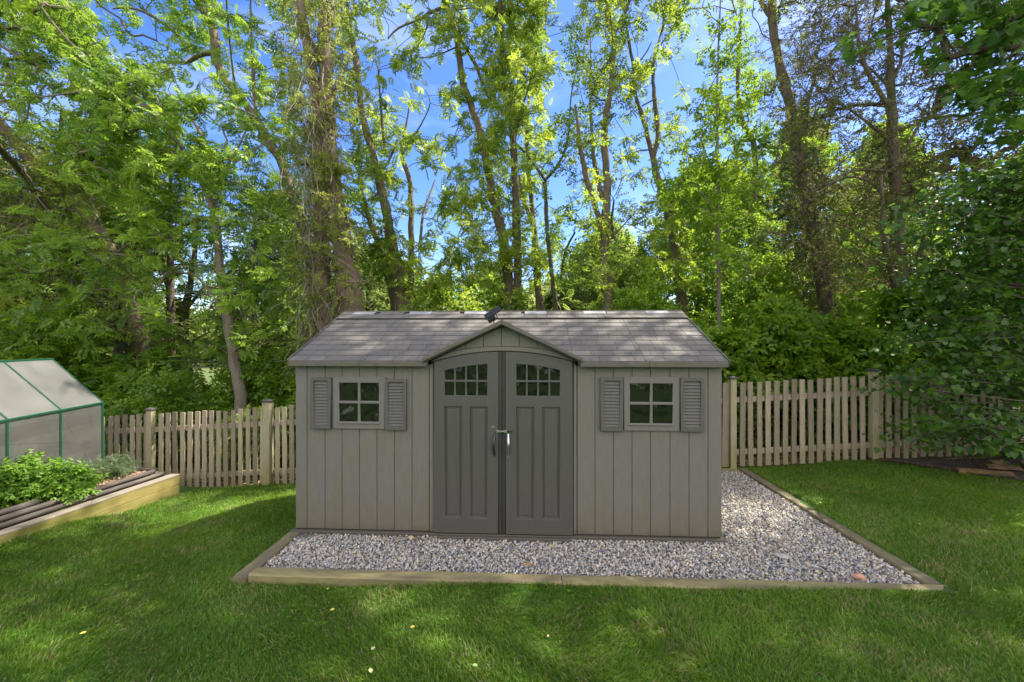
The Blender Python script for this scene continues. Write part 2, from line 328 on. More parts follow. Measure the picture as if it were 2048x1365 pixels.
# ------------------------------------------------------------------ terrain
CX, CY = -0.0898, 4.2273
YAW = R(2.6)
U = np.array([math.cos(YAW), -math.sin(YAW)]); N = np.array([math.sin(YAW), math.cos(YAW)])
def w2(lx, ly):                      # shed/pad frame -> world xy
    p = np.array([CX, CY]) + U * lx + N * ly
    return float(p[0]), float(p[1])
def to_local(x, y):
    return (x - CX) * U[0] + (y - CY) * U[1], (x - CX) * N[0] + (y - CY) * N[1]
CTRL = np.array([(-2.5, 3.2, -.055), (-2.6, 4.4, -.12), (-2.5, 5.5, -.23), (-2.3, 6.6, -.36), (0.6, 3.2, -.02), (3.9, 3.1, 0), (4.2, 4.7, 0.0), (3.9, 6.5, 0.0),
  (-3.9, 6.95, -.45), (-5.2, 6.95, -.53), (-7.1, 7.0, -.62), (-9.5, 7.1, -.72), (3.2, 6.7, 0), (5.9, 6.5, .13), (9.5, 6.5, .3), (-5.25, 6.3, -.39), (-5.55, 4.4, -.21), (-5.8, 2.5, -.13),
  (0, 2.2, .03), (-3, 2.2, -.06), (3, 2.2, .04), (-6, 1, -.05), (0, 0, .25), (6, 1, .2), (6, 4.2, .07), (7.2, 5.6, .08), (9, 4, .2), (0, 7.2, -.2), (0, 10, -.45), (-8, 12, -.9), (8, 12, 0.05),
  (-4, 9, -.6), (4, 9, -.1), (0, 20, -1.1), (-20, 20, -1.4), (20, 20, -.4), (-14, 4, -.6), (14, 4, .4), (0, -12, .3), (-14, -10, .1), (14, -10, .4), (0, 60, -1.5), (-60, 40, -1.5), (60, 40, -1)])
def gz(x, y):
    x = np.atleast_1d(np.asarray(x, float)); y = np.atleast_1d(np.asarray(y, float))
    num = np.zeros_like(x); den = np.zeros_like(x)
    for cx, cy_, cz in CTRL:
        w = 1.0 / (((x - cx) ** 2 + (y - cy_) ** 2 + 0.15) ** 1.6); num += w * cz; den += w
    return num / den
def g1(x, y): return float(gz(x, y)[0])
def mulch_front(x):                  # world y of the lawn/mulch edge on the right
    return np.interp(x, [4.9, 5.9, 6.5, 6.9, 7.5, 8.5, 12], [7.2, 6.35, 6.0, 5.75, 5.3, 5.0, 4.6])
def fence_y(x): return np.interp(x, [-12, -7.1, -3.9, 3.2, 5.86, 12], [7.15, 7.05, 6.98, 6.5, 6.48, 6.5])
def in_pad(x, y, m=0.0):
    lx, ly = to_local(x, y)
    return (lx > -2.325 - m) & (lx < 3.77 + m) & (ly > -.835 - m) & (ly < 2.38 + m)
def bed_x(y): return np.interp(y, [0, 4.43, 6.45], [-6.36, -5.69, -5.38])

def build_ground():
    xs = np.unique(np.concatenate([np.linspace(-9, 9.5, 150), np.linspace(-120, -9, 24), np.linspace(9.5, 120, 24)]))
    ys = np.unique(np.concatenate([np.linspace(-1, 9, 90), np.linspace(-60, -1, 14), np.linspace(9, 160, 26)]))
    X, Y = np.meshgrid(xs, ys); Z = gz(X.ravel(), Y.ravel()).reshape(X.shape)
    Z = Z + 0.012 * np.sin(X * 2.1 + 1) * np.sin(Y * 2.7) * (Y > 0)
    pad = in_pad(X, Y, -0.06); Z = np.where(pad, np.minimum(Z, -0.12), Z)
    V = np.stack([X, Y, Z], -1).reshape(-1, 3); nx, ny = len(xs), len(ys)
    i = (np.arange(ny - 1)[:, None] * nx + np.arange(nx - 1)[None]).ravel()
    F = np.stack([i, i + 1, i + nx + 1, i + nx], -1)
    o = np_obj('ground', V, F, M['lawn'], None, None, True)
    o.data.materials.append(M['litter'])
    cx = V[F].mean(1)
    o.data.polygons.foreach_set('material_index', (cx[:, 1] > fence_y(cx[:, 0]) + 0.02).astype(np.int32))
    tag(o, kind='structure')
build_ground()

def build_mulch():
    V, F, n = [], [], 0
    xs = np.linspace(4.9, 12, 60)
    rows = 14
    for j in range(rows):
        t = j / (rows - 1)
        y0 = mulch_front(xs); y1 = np.maximum(fence_y(xs) + 0.1, y0 + 0.02)
        y = y0 + (y1 - y0) * t
        V.append(np.stack([xs, y, gz(xs, y) + 0.012 + 0.025 * math.sin(t * 3.1)], -1))
    V = np.concatenate(V); m = len(xs)
    i = (np.arange(rows - 1)[:, None] * m + np.arange(m - 1)[None]).ravel()
    o = np_obj('mulch_ground', V, np.stack([i, i + 1, i + m + 1, i + m], -1), M['mulch'], None, None, True)
    tag(o, kind='structure')
build_mulch()

# ------------------------------------------------------------------ shed
def arch(x, z_side, z_mid, w=0.735):
    return z_side + (z_mid - z_side) * (1 - (x / w) ** 2)
def build_shed():
    sh = empty('garden_shed', (CX, CY, 0), -YAW)
    tag(sh, 'grey resin garden shed with double doors, two shuttered windows and a shingle look roof', 'shed')
    D = 2.24
    # walls: grooved panels
    w = MB()
    gl = [-2.265, -2.137, -1.937, -1.749, -1.557, -1.365, -1.174, -0.983, -0.795]
    gr = [0.775, 0.962, 1.154, 1.346, 1.536, 1.736, 1.931, 2.124, 2.265]
    for g in (gl, gr):
        for a, b in zip(g[:-1], g[1:]):
            w.box(a + 0.003, b - 0.003, 0, 0.014, 0.022, 1.80)
        w.box(g[0] + 0.001, g[-1] - 0.001, 0.012, 0.05, 0.02, 1.80)
    w.box(-0.789, -0.752, -0.012, 0.05, 0.022, 1.80); w.box(0.738, 0.769, -0.012, 0.05, 0.022, 1.80)
    for s in (-1, 1):                     # side walls
        x0, x1 = (-2.262, -2.21) if s < 0 else (2.21, 2.262)
        k = 0; y = 0.052
        while y < D - 0.05:
            y2 = min(y + 0.19, D - 0.05)
            zt = lambda yy: 1.80 + 0.465 * min(yy, D - yy) * 1.0 if yy < D else 1.8
            m = [(x0 if s < 0 else x1)]
            a, b = (x0, x1 - 0.01) if s < 0 else (x0 + 0.01, x1)
            v = [(a, y + .003, .02), (b, y + .003, .02), (b, y2 - .003, .02), (a, y2 - .003, .02), (a, y + .003, 1.80 + .465 * min(y, 2.35 - y)), (b, y + .003, 1.80 + .465 * min(y, 2.35 - y)), (b, y2 - .003, 1.80 + .465 * min(y2, 2.35 - y2)), (a, y2 - .003, 1.80 + .465 * min(y2, 2.35 - y2))]
            w.add(v, [(0, 3, 2, 1), (4, 5, 6, 7), (0, 1, 5, 4), (1, 2, 6, 5), (2, 3, 7, 6), (3, 0, 4, 7)])
            y = y2
        xm = -2.235 if s < 0 else 2.235
        w.add([(xm, .06, .02), (xm, D - .02, .02), (xm, D - .02, 1.79), (xm, 1.17, 2.33), (xm, .06, 1.80)], [(0, 1, 2, 3, 4)])
    w.box(-2.26, 2.26, D - 0.05, D, 0.02, 1.80)
    w.build('wall', M['wall'], sh, bevel=0.0025)
    f = MB().box(-2.30, 2.30, -0.038, D + 0.03, -0.03, 0.012)
    f.box(-0.70, 0.70, -0.09, -0.047, -0.03, 0.006)
    f.build('floor_edge', M['shed_dark'], sh, bevel=0.004)
    # gable wall above the doors
    rake = lambda x: 2.245 - 0.482 * abs(x)
    g = MB()
    gx = [-0.78, -0.6, -0.40, -0.212, -0.022, 0.168, 0.358, 0.55, 0.74]
    for a, b in zip(gx[:-1], gx[1:]):
        a += 0.003; b -= 0.003
        xs = [a + (b - a) * i / 4 for i in range(5)]
        if a < -0.022 < b: pass
        lo = [(x, min(arch(x, 1.895, 2.0, .78), rake(x) - .035)) for x in xs]; hi = [(x, rake(x) - 0.03) for x in reversed(xs)]
        g.prism(lo + hi, -0.012, 0.02)
    xs = [-0.78 + 1.54 * i / 20 for i in range(21)]
    g.prism([(x, arch(x, 1.84, 1.95)+0.003) for x in xs] + [(x, min(arch(x, 1.89, 1.995, .78), rake(x)-.04)) for x in reversed(xs)], -0.02, 0.02)
    g.prism([(x, 1.80) for x in xs] + [(x, rake(x) - 0.06) for x in reversed(xs)], 0.021, 0.045, 0.5)
    g.build('gable', M['wall'], sh, bevel=0.0015)
    # back of the doorway
    MB().box(-0.75, 0.737, 0.02, 0.04, 0.02, 1.83).build('door_frame', M['black_gap'], sh)
    # doors
    def cell_poly(x0, x1, z0, z1, top=None):
        if top is None: return [(x0, z0), (x1, z0), (x1, z1), (x0, z1)]
        xs = [x1 + (x0 - x1) * i / 4 for i in range(5)]
        return [(x0, z0), (x1, z0)] + [(x, top(x)) for x in xs]
    for side in (-1, 1):
        x0, x1 = (-0.735, -0.052) if side < 0 else (0.024, 0.722)
        wx = (-0.621, -0.171) if side < 0 else (0.138, 0.591)
        top = lambda x: arch(x, 1.835, 1.94)
        inner = lambda x: arch(x, 1.835, 1.94) - 0.125
        dxs = [x1 + (x0 - x1) * i / 12 for i in range(13)]
        outer = [(x0, 0.022), (x1, 0.022)] + [(x, top(x)) for x in dxs]
        holes = []; cw = (wx[1] - wx[0]); bar = 0.02; c = (cw - 3 * bar) / 4
        for i in range(4):
            a = wx[0] + i * (c + bar)
            holes.append(cell_poly(a, a + c, 1.478, 1.62))
            holes.append(cell_poly(a, a + c, 1.642, 1.7, inner))
        mid = (wx[0] + wx[1]) / 2
        holes.append(cell_poly(wx[0], mid - 0.045, 0.185, 1.36)); holes.append(cell_poly(mid + 0.045, wx[1], 0.185, 1.36))
        d = curve_plate('door', outer, [], 0.006, 0.003, M['shed_dark'], sh, -0.006)
        curve_plate('door_skin', outer, holes, 0.008, 0.006, M['shed_dark'], d, -0.022)
        pn = MB()
        for a, b in ((wx[0], mid - 0.045), (mid + 0.045, wx[1])):
            pn.box(a + 0.022, b - 0.022, -0.026, -0.006, 0.215, 1.335)
            pn.add([(a, -.02, .185), (b, -.02, .185), (b - .022, -.016, .213), (a + .022, -.016, .213)], [(0, 1, 2, 3)])
        pn.build('door_panel', M['shed_dark'], d, bevel=0.006, seg=2)
        for i in range(4):
            a = wx[0] + i * (c + bar)
            MB().prism(cell_poly(a - .004, a + c + .004, 1.474, 1.70, lambda x: inner(x) + .004), -0.0165, -0.0135).build('window_pane', M['glass'], d)
        hx = -0.730 if side < 0 else 0.712
        MB().tube([(hx, -0.012, 0.025), (hx, -0.012, top(hx) - 0.01)], 0.02, 12).build('hinge_edge', M['shed_dark'], d, smooth=True)
        # pull handle
        h = MB(); hx = -0.088 if side < 0 else 0.052
        pts = [(hx, -0.03 - 0.045 * math.sin(math.pi * t), 1.085 - 0.245 * t) for t in [i / 10 for i in range(11)]]
        dx = -0.012 if side < 0 else 0.004
        pts = [(p[0] + dx * math.sin(math.pi * i / 10), p[1], p[2]) for i, p in enumerate(pts)]
        h.tube(pts, [0.009 + 0.005 * math.sin(math.pi * i / 10) for i in range(11)], 8)
        ho = h.build('handle', M['metal'] if side > 0 else M['dark_metal'], d, smooth=True)
        ho['label'] = 'bright curved pull handle' if side > 0 else 'dark curved pull handle'
    a = MB().box(-0.049, -0.017, -0.02, 0.01, 0.022, 1.935).box(-0.013, 0.021, -0.016, 0.01, 0.022, 1.935)
    a.build('astragal', M['astragal'], sh, bevel=0.003)
    lt = MB().box(-0.075, -0.045, -0.046, -0.037, 1.090, 1.113).box(-0.048, -0.020, -0.052, -0.022, 1.094, 1.108).box(-0.022, 0.01, -0.058, -0.04, 1.098, 1.112)
    lt.box(0.008, 0.042, -0.050, -0.037, 1.088, 1.114).tube([(-0.03, -0.05, 1.11), (-0.03, -0.05, 1.122)], 0.005, 8).tube([(0.0, -0.05, 1.11), (0.0, -0.05, 1.124)], 0.005, 8)
    lt.build('latch', M['metal'], sh, bevel=0.002)
    MB().box(0.044, 0.098, -0.05, -0.036, 1.098, 1.112).build('latch_bolt', M['black'], sh, bevel=0.003)
    MB().prism([(-0.132 + 0.027 + 0.027 * math.cos(t * math.pi / 6), 1.150 + 0.009 * math.sin(t * math.pi / 6)) for t in range(12)], -0.0385, -0.034).build('nameplate', M['metal'], sh)
    # windows and shutters
    for wx0, wx1, zz0, zz1, gx0, gx1, gz0, gz1 in ((-1.838, -1.272, 1.11, 1.667, -1.771, -1.337, 1.188, 1.605), (1.258, 1.828, 1.12, 1.68, 1.32, 1.757, 1.198, 1.613)):
        mx_, mz = (gx0 + gx1) / 2, (gz0 + gz1) / 2; q = 0.014
        rc = lambda a, b, c_, d_: [(a, c_), (b, c_), (b, d_), (a, d_)]
        holes = [rc(gx0, mx_ - q, gz0, mz - q), rc(mx_ + q, gx1, gz0, mz - q), rc(gx0, mx_ - q, mz + q, gz1), rc(mx_ + q, gx1, mz + q, gz1)]
        fr = curve_plate('window', rc(wx0, wx1, zz0, zz1), holes, 0.006, 0.005, M['winframe'], sh, -0.011)
        for hpoly in holes:
            MB().box(hpoly[0][0] - .004, hpoly[1][0] + .004, -0.006, -0.003, hpoly[0][1] - .004, hpoly[2][1] + .004).build('window_pane', M['glass'], fr)
        MB().box(gx0 - .01, gx1 + .01, -0.034, -0.024, gz0 - 0.022, gz0 - 0.008).build('sill', M['winframe'], fr, bevel=0.004)
    for a, b, c_, d_ in ((-2.081, -1.858, 1.108, 1.661), (-1.270, -1.037, 1.102, 1.648), (1.014, 1.248, 1.115, 1.674), (1.834, 2.073, 1.118, 1.672)):
        ry = 0.036; 
        so = curve_plate('shutter', [(a, c_), (b, c_), (b, d_), (a, d_)], [[(a + ry, c_ + .04), (b - ry, c_ + .04), (b - ry, d_ - .035), (a + ry, d_ - .035)]], 0.012, 0.004, M['shutter'], sh, -0.02)
        lv = MB().box(a + ry - .003, b - ry + .003, -0.012, -0.004, c_ + .036, d_ - .03)
        z = c_ + .045; h = (d_ - .04 - z) / 14
        for i in range(14):
            zb = z + i * h
            lv.add([(a + ry, -.030, zb), (b - ry, -.030, zb), (b - ry, -.016, zb + h * .93), (a + ry, -.016, zb + h * .93), (a + ry, -.012, zb), (b - ry, -.012, zb), (b - ry, -.012, zb + h * .93), (a + ry, -.012, zb + h * .93)],
                   [(0, 1, 2, 3), (0, 4, 5, 1), (2, 6, 7, 3), (0, 3, 7, 4), (1, 5, 6, 2)])
        lv.build('louvre', M['shutter'], so)
    # roof
    y0, z0, y1, z1 = -0.085, 1.840, 1.21, 2.445
    SL = math.hypot(y1 - y0, z1 - z0); dy, dz = (y1 - y0) / SL, (z1 - z0) / SL
    ny, nzv = -dz, dy
    HW = 2.295
    r = MB()
    def tab(xa, xb, s0, s1, th, t, lift=0.0, back=0.0):
        """tilted shingle: thick at the lower edge"""
        v = []
        for x in (xa, xb):
            for s_, h_ in ((s0, lift), (s0, lift + th), (s1, lift + 0.001 + back), (s1, lift)):
                v.append((x, y0 + dy * s_ + ny * h_, z0 + dz * s_ + nzv * h_))
        r.add(v, [(0, 1, 2, 3), (7, 6, 5, 4), (0, 4, 5, 1), (1, 5, 6, 2)], t)
    rr = random.Random(3)
    rows = 11; cs = SL / rows
    seams = [-1.47, -0.735, 0.735, 1.47]
    SKY = [-1.98, -1.21, -0.46, 0.355, 1.14, 1.96]
    for k in range(rows):
        lift = 0.0 if k < 9 else 0.016
        x = -HW
        while x < HW - 1e-6:
            wd = rr.choice([0.03, 0.09, 0.13, 0.17, 0.2, 0.13, 0.17])
            x2 = min(x + wd, HW)
            for s_ in seams:
                if x < s_ < x2 and k < 9: x2 = s_
            if HW - x2 < 0.05: x2 = HW
            if k == 0:
                if x < -0.80 < x2: x2 = -0.80
                if -0.801 <= x < 0.78: x = 0.78; continue
            if not (k == rows - 1 and any(abs((x + x2) / 2 - q) < 0.15 for q in SKY)):
                ed = 0.0016 if k >= 9 or not any(abs(x2 - s_) < 1e-6 for s_ in seams) else 0.005
                tab(x + 0.0022, x2 - ed - .0008, k * cs + 0.001, (k + 1) * cs + 0.012, 0.009, rr.random(), lift)
            x = x2
    for xa_, xb_, q0 in ((-HW, -0.80, 0), (-0.799, 0.779, cs), (0.78, HW, 0)):
        v = [(x, y0 + dy * q + ny * h_, z0 + dz * q + nzv * h_) for x in (xa_, xb_) for q, h_ in ((q0, -0.03), (q0, 0.0005), (SL, 0.0005), (SL, -0.03))]
        r.add(v, [(0, 1, 2, 3), (7, 6, 5, 4), (0, 4, 5, 1), (1, 5, 6, 2), (2, 6, 7, 3), (3, 7, 4, 0)], 0.0)
    # back slope
    yb, zb = 2.36, 1.92
    v = [(x, *p) for x in (-HW, HW) for p in ((y1, z1 + .012), (yb, zb + .01), (yb, zb - .03), (y1, z1 - .03))]
    r.add(v, [(0, 1, 2, 3), (7, 6, 5, 4), (0, 4, 5, 1), (1, 5, 6, 2), (2, 6, 7, 3)], 0.3)
    for k in range(40): r.box(-HW + k * .1148 + .002, -HW + (k + 1) * .1148 - .002, y1 - .03, y1 + .03, z1 + .004, z1 + .022, rr.random())
    ro = r.build('roof', M['roof'], sh)
    for q in SKY:
        k = rows - 1
        v = []
        for x in (q - .145, q + .145):
            for s_, h_ in ((k * cs, .017), (k * cs, .03), ((k + 1) * cs + .01, .022), ((k + 1) * cs + .01, .017)):
                v.append((x, y0 + dy * s_ + ny * h_, z0 + dz * s_ + nzv * h_))
        MB().add(v, [(0, 1, 2, 3), (7, 6, 5, 4), (0, 4, 5, 1), (1, 5, 6, 2), (2, 6, 7, 3)]).build('skylight', M['skylight'], ro)
    for grp in (((-2.29, -1.525), (-1.5249, -0.80)), ((0.80, 1.50), (1.5001, 2.29))):
        fs = MB()
        for a, b in grp:
            fs.box(a, b, -0.092, -0.05, 1.785, 1.842)
        fs.box(grp[0][0], grp[1][1], -0.0495, 0.0, 1.80, 1.815)
        fs.build('fascia', M['fascia'], ro, bevel=0.006, seg=2)
    for s in (-1, 1):
        MB().bar((s * 2.298, y0 - .004, z0 - .012), (s * 2.298, y1, z1 - .012), 0.012, 0.06).bar((s * 2.298, y1, z1 - .012), (s * 2.298, yb, zb - .012), 0.012, 0.06).build('rake_trim', M['fascia'], ro)
    # dormer roof over the doors
    dm = MB(); px_, pz = -0.012, 2.272
    for s in (-1, 1):
        ex, ez = (-0.842, 1.872) if s < 0 else (0.818, 1.878)
        yb_p = y0 + (pz - z0) / dz * dy + .02; yb_e = y0 + (ez - z0) / dz * dy + .03
        top = [(px_, -.115, pz), (ex, -.115, ez), (ex, yb_e, ez), (px_, yb_p, pz)]
        bot = [(p[0], p[1], p[2] - 0.018) for p in top]
        fc = [(0, 1, 2, 3), (4, 7, 6, 5), (0, 4, 5, 1), (1, 5, 6, 2), (2, 6, 7, 3), (3, 7, 4, 0)]
        if s > 0: fc = [tuple(reversed(q)) for q in fc]
        dm.add(top + bot, fc, 0.4)
    do = dm.build('dormer_roof', M['roof'], sh)
    tr = MB()
    for s in (-1, 1):
        ex, ez = (-0.846, 1.868) if s < 0 else (0.822, 1.874)
        tr.prism([(px_, pz + .003), (ex, ez + .002), (ex, ez - .034), (px_, pz - .045)] if s > 0 else [(px_, pz + .003), (px_, pz - .045), (ex, ez - .034), (ex, ez + .002)], -0.125, -0.098)
        tr.prism([(px_, pz - .02), (ex, ez - .02), (ex, ez - .05), (px_, pz - .055)] if s > 0 else [(px_, pz - .02), (px_, pz - .055), (ex, ez - .05), (ex, ez - .02)], -0.097, -0.01)
    tr.build('gable_trim', M['fascia'], do, bevel=0.003)
    return sh
build_shed()

def build_solar_light():
    x, y = w2(-0.075, -0.02)
    o = empty('solar_light', (x, y, 2.27), -YAW)
    tag(o, 'small black solar light on a bracket at the peak of the shed gable', 'solar light')
    Mx = Matrix.Translation((-0.035, 0, 0.075)) @ Matrix.Rotation(R(-33), 4, 'Y') @ Matrix.Rotation(R(28), 4, 'X')
    MB().box(-0.095, 0.095, -0.065, 0.065, 0.0, 0.018, M=Mx).build('solar_panel', M['black'], o, bevel=0.004)
    MB().box(-0.085, 0.0, -0.075, 0.02, -0.045, -0.002, M=Mx).build('lamp_housing', M['black'], o, bevel=0.006)
    MB().tube([(0.0, 0, 0.06), (0.012, 0, 0.035), (-0.02, -0.02, 0.0), (-0.03, -0.02, -0.02)], 0.006, 6).build('bracket', M['black'], o, smooth=True)
build_solar_light()

# ------------------------------------------------------------------ timber edging of the pad
def timber(name, lx0, lx1, ly0, ly1, z0, z1, mat, label, slope=0):
    cx_, cy_ = (lx0 + lx1) / 2, (ly0 + ly1) / 2
    x, y = w2(cx_, cy_); hx, hy = (lx1 - lx0) / 2, (ly1 - ly0) / 2
    b = MB(); nseg = 24; rr = random.Random(int((lx0 + 9) * 1000))
    along = hx > hy; Lh = hx if along else hy; wh = hy if along else hx
    ring = [(-wh, z0), (wh, z0), (wh, z1 - .012), (wh - .012, z1), (-wh + .012, z1), (-wh, z1 - .012)]
    V = []
    for i in range(nseg + 1):
        s = -Lh + 2 * Lh * i / nseg; j = rr.uniform(-.002, .002); k = rr.uniform(-.0015, .0015); dzz = slope * (s / Lh)
        for (q, z) in ring: V.append((s, q + j, z + k + dzz) if along else (q + j, s, z + k + dzz))
    F = []
    for i in range(nseg):
        for q in range(6):
            a_, b_ = i * 6 + q, i * 6 + (q + 1) % 6
            F.append((a_, b_, b_ + 6, a_ + 6) if not along else (a_, a_ + 6, b_ + 6, b_))
    F.append(tuple(range(6)) if along else tuple(range(5, -1, -1))); F.append(tuple(nseg * 6 + q for q in (range(5, -1, -1) if along else range(6))))
    b.add(V, F)
    o = b.build(name, mat, None); o.location = (x, y, 0); o.rotation_euler = (0, 0, -YAW)
    tag(o, label, 'timber')
    return o
timber('landscape_timber', -2.19, 0.55, -.833, -.70, -.15, 0.006, M['timber'], 'long yellowish timber along the gravel front, left piece by the exposed corner')
timber('landscape_timber', 0.556, 3.765, -.833, -.70, -.15, 0.006, M['timber'], 'long yellowish timber along the gravel front, right piece past the joint')
timber('landscape_timber', -2.325, -2.195, -.86, 2.38, -.15, -.004, M['timber_y'], 'weathered timber running back beside the left wall of the shed')
timber('landscape_timber', 3.635, 3.765, -.69, 2.37, -.13, 0.004, M['timber_y'], 'weathered timber along the right side of the gravel, next to lawn')
timber('landscape_timber', 2.33, 3.60, 2.25, 2.38, -.14, 0.0, M['timber'], 'short timber closing the gravel at the back, below the right fence')
def timber_holes():
    pass

# gravel
def ico():
    t = (1 + 5 ** .5) / 2
    v = np.array([(-1, t, 0), (1, t, 0), (-1, -t, 0), (1, -t, 0), (0, -1, t), (0, 1, t), (0, -1, -t), (0, 1, -t), (t, 0, -1), (t, 0, 1), (-t, 0, -1), (-t, 0, 1)], float)
    v /= np.linalg.norm(v[0])
    f = np.array([(0, 11, 5), (0, 5, 1), (0, 1, 7), (0, 7, 10), (0, 10, 11), (1, 5, 9), (5, 11, 4), (11, 10, 2), (10, 7, 6), (7, 1, 8), (3, 9, 4), (3, 4, 2), (3, 2, 6), (3, 6, 8), (3, 8, 9), (4, 9, 5), (2, 4, 11), (6, 2, 10), (8, 6, 7), (9, 8, 1)])
    return v, f
def rand_rot(n, r=rng):
    q = r.normal(size=(n, 4)); q /= np.linalg.norm(q, axis=1)[:, None]
    a, b, c, d = q.T
    return np.stack([1 - 2 * (c * c + d * d), 2 * (b * c - a * d), 2 * (b * d + a * c), 2 * (b * c + a * d), 1 - 2 * (b * b + d * d), 2 * (c * d - a * b), 2 * (b * d - a * c), 2 * (c * d + a * b), 1 - 2 * (b * b + c * c)], -1).reshape(-1, 3, 3)
def build_gravel():
    n = 66000
    lx = rng.uniform(-2.19, 3.63, n); ly = rng.uniform(-.70, 2.25, n)
    keep = ~((np.abs(lx) < 2.29) & (ly > -0.02)) & ((ly < 0.1) | (lx > 2.2))
    lx, ly = lx[keep], ly[keep]; n = len(lx)
    layer = rng.random(n) < 0.5
    s = rng.uniform(0.007, 0.0155, n) * np.where(rng.random(n) < .05, 1.35, 1)
    V0, F0 = ico()
    J = V0[None] * rng.uniform(0.72, 1.2, (n, 12, 1)) * np.stack([np.ones(n), rng.uniform(.65, 1, n), rng.uniform(.45, .8, n)], -1)[:, None] * s[:, None, None]
    Rm = rand_rot(n); V = np.einsum('nij,nkj->nki', Rm, J)
    x = CX + U[0] * lx + N[0] * ly; y = CY + U[1] * lx + N[1] * ly
    near = np.minimum.reduce([np.abs(lx + 2.19), np.abs(lx - 3.63), np.abs(ly + .7)])
    z = np.where(layer, -0.032, -0.019) + .006 * np.sin(lx * 3.1) * np.sin(ly * 4.7) + rng.uniform(-.006, .006, n) - 0.008 * (near < .05)
    V += np.stack([x, y, z], -1)[:, None]
    F = (F0[None] + (np.arange(n) * 12)[:, None, None]).reshape(-1, 3)
    o = np_obj('gravel', V.reshape(-1, 3), F, M['gravel'], None, np.repeat(rng.random(n), 20))
    tag(o, kind='stuff')
    b = MB(); b.box(-2.2, 3.64, -.71, 2.26, -.20, -.042)
    g = b.build('gravel_base', surf('gravel_dust', (0.13, 0.125, 0.12), (0.2, 0.19, 0.175), 0.9, 50, bump=0.8, bscale=80), None)
    g.location = (CX, CY, 0); g.rotation_euler = (0, 0, -YAW); tag(g, kind='structure')
build_gravel()

def at(px, py, Y):
    return np.array([(px - 1024) / FPX * Y, Y, CAM_H - (py - 682.5) / FPX * Y])
def rock(px, py, size, mat, label, cat='rock', flat=0.6, name='rock', z=-0.005):
    Y = FPX * (CAM_H - z) / (py - 682.5); p = at(px, py, Y)
    v, f = ico(); r = np.random.default_rng(int(px))
    bm = bmesh.new(); bmesh.ops.create_icosphere(bm, subdivisions=2, radius=1)
    for q in bm.verts:
        c = q.co; k = 1 + .16 * math.sin(c.x * 4 + px) + .14 * math.sin(c.y * 5 + py) + .1 * math.sin(c.z * 6)
        q.co = Vector((c.x * size * k, c.y * size * .7 * k, max(c.z, -.6) * size * flat * k))
    me = bpy.data.meshes.new(name); bm.to_mesh(me); bm.free()
    o = link(name, me, mat); o.location = (p[0], p[1], z + size * flat * .3); o.rotation_euler = (0.1, 0, px)
    tag(o, label, cat); return o
rock(1718, 1156, 0.05, M['rock_o'], 'salmon orange stone lying against the front timber near the right corner')
rock(1564, 1113, 0.06, M['rock_g'], 'flat pale grey stone lying on the gravel in front of shed right end', flat=0.28)
rock(822, 1078, 0.036, M['rock_t'], 'tan stone at the foot of the shed wall left of doors')
def curled_leaf(px, py, size, col, label, z, twist=0.0):
    Y = FPX * (CAM_H - z) / (py - 682.5); p = at(px, py, Y)
    nx, ny = 7, 5; V = []
    for i in range(nx):
        t = i / (nx - 1); hw = 0.42 * math.sin(math.pi * min(1, t * .95 + .03)) ** .8
        for j in range(ny):
            s = (j / (ny - 1) - .5) * 2
            V.append((size * (t - .5) * 1.4, size * hw * s, size * (.35 * s * s * hw + .25 * (t - .5) ** 2 + .03 * math.sin(9 * t + s * 3))))
    F = [(i * ny + j, (i + 1) * ny + j, (i + 1) * ny + j + 1, i * ny + j + 1) for i in range(nx - 1) for j in range(ny - 1)]
    me = bpy.data.meshes.new('fallen_leaf'); me.from_pydata(V, [], F); me.polygons.foreach_set('use_smooth', [True] * len(F)); me.update()
    m = surf('fallen_leaf', tuple(c * .8 for c in col), col, .7, 20, bump=0.2)
    o = link('fallen_leaf', me, m); o.location = (p[0], p[1], z + .01); o.rotation_euler = (.15, .1, twist)
    md = o.modifiers.new('thickness', 'SOLIDIFY'); md.thickness = .0015
    tag(o, label, 'leaf', 'fallen leaves'); return o
for a in [(1056, 1132, .042, (.42, .2, .05), 'curled orange brown leaf on the gravel below the shed doors', 0.0, .2),
          (825, 1257, .022, (.75, .5, .08), 'bright yellow leaf on the lawn front of shed left end', .04, .5),
          (746, 1300, .024, (.5, .55, .22), 'pale green leaf on grass above the cream leaf', .05, 1.2),
          (741, 1345, .028, (.65, .62, .3), 'cream oval leaf low in the lawn, nearest the camera', .06, 2.0),
          (950, 1334, .022, (.3, .5, .12), 'light green leaf lying near bottom middle lawn', .06, .1),
          (665, 1222, .024, (.6, .55, .08), 'yellow leaf in grass below the left timber corner', .0, .8),
          (166, 1269, .024, (.7, .6, .1), 'yellow leaf on dark lawn at far lower left', -.02, .8),
          (655, 1180, .02, (.65, .6, .12), 'small yellow leaf just below the front timber at left', -.02, 2.1),
          (1096, 1275, .018, (.5, .3, .18), 'small tan leaf in the lawn below the gap in front timber', .04, 1.3),
          (1405, 998, .022, (.55, .55, .1), 'yellow leaf by the gravel timber near the back right fence', .01, 1.0) if False else (1640, 1007, .03, (.6, .6, .1), 'yellow leaf on the right lawn halfway along the side timber', .0, 1.0),
          (1838, 1050, .026, (.7, .65, .2), 'pale yellow leaf on the open lawn right of gravel', .03, 1.7)]:
    curled_leaf(*a)

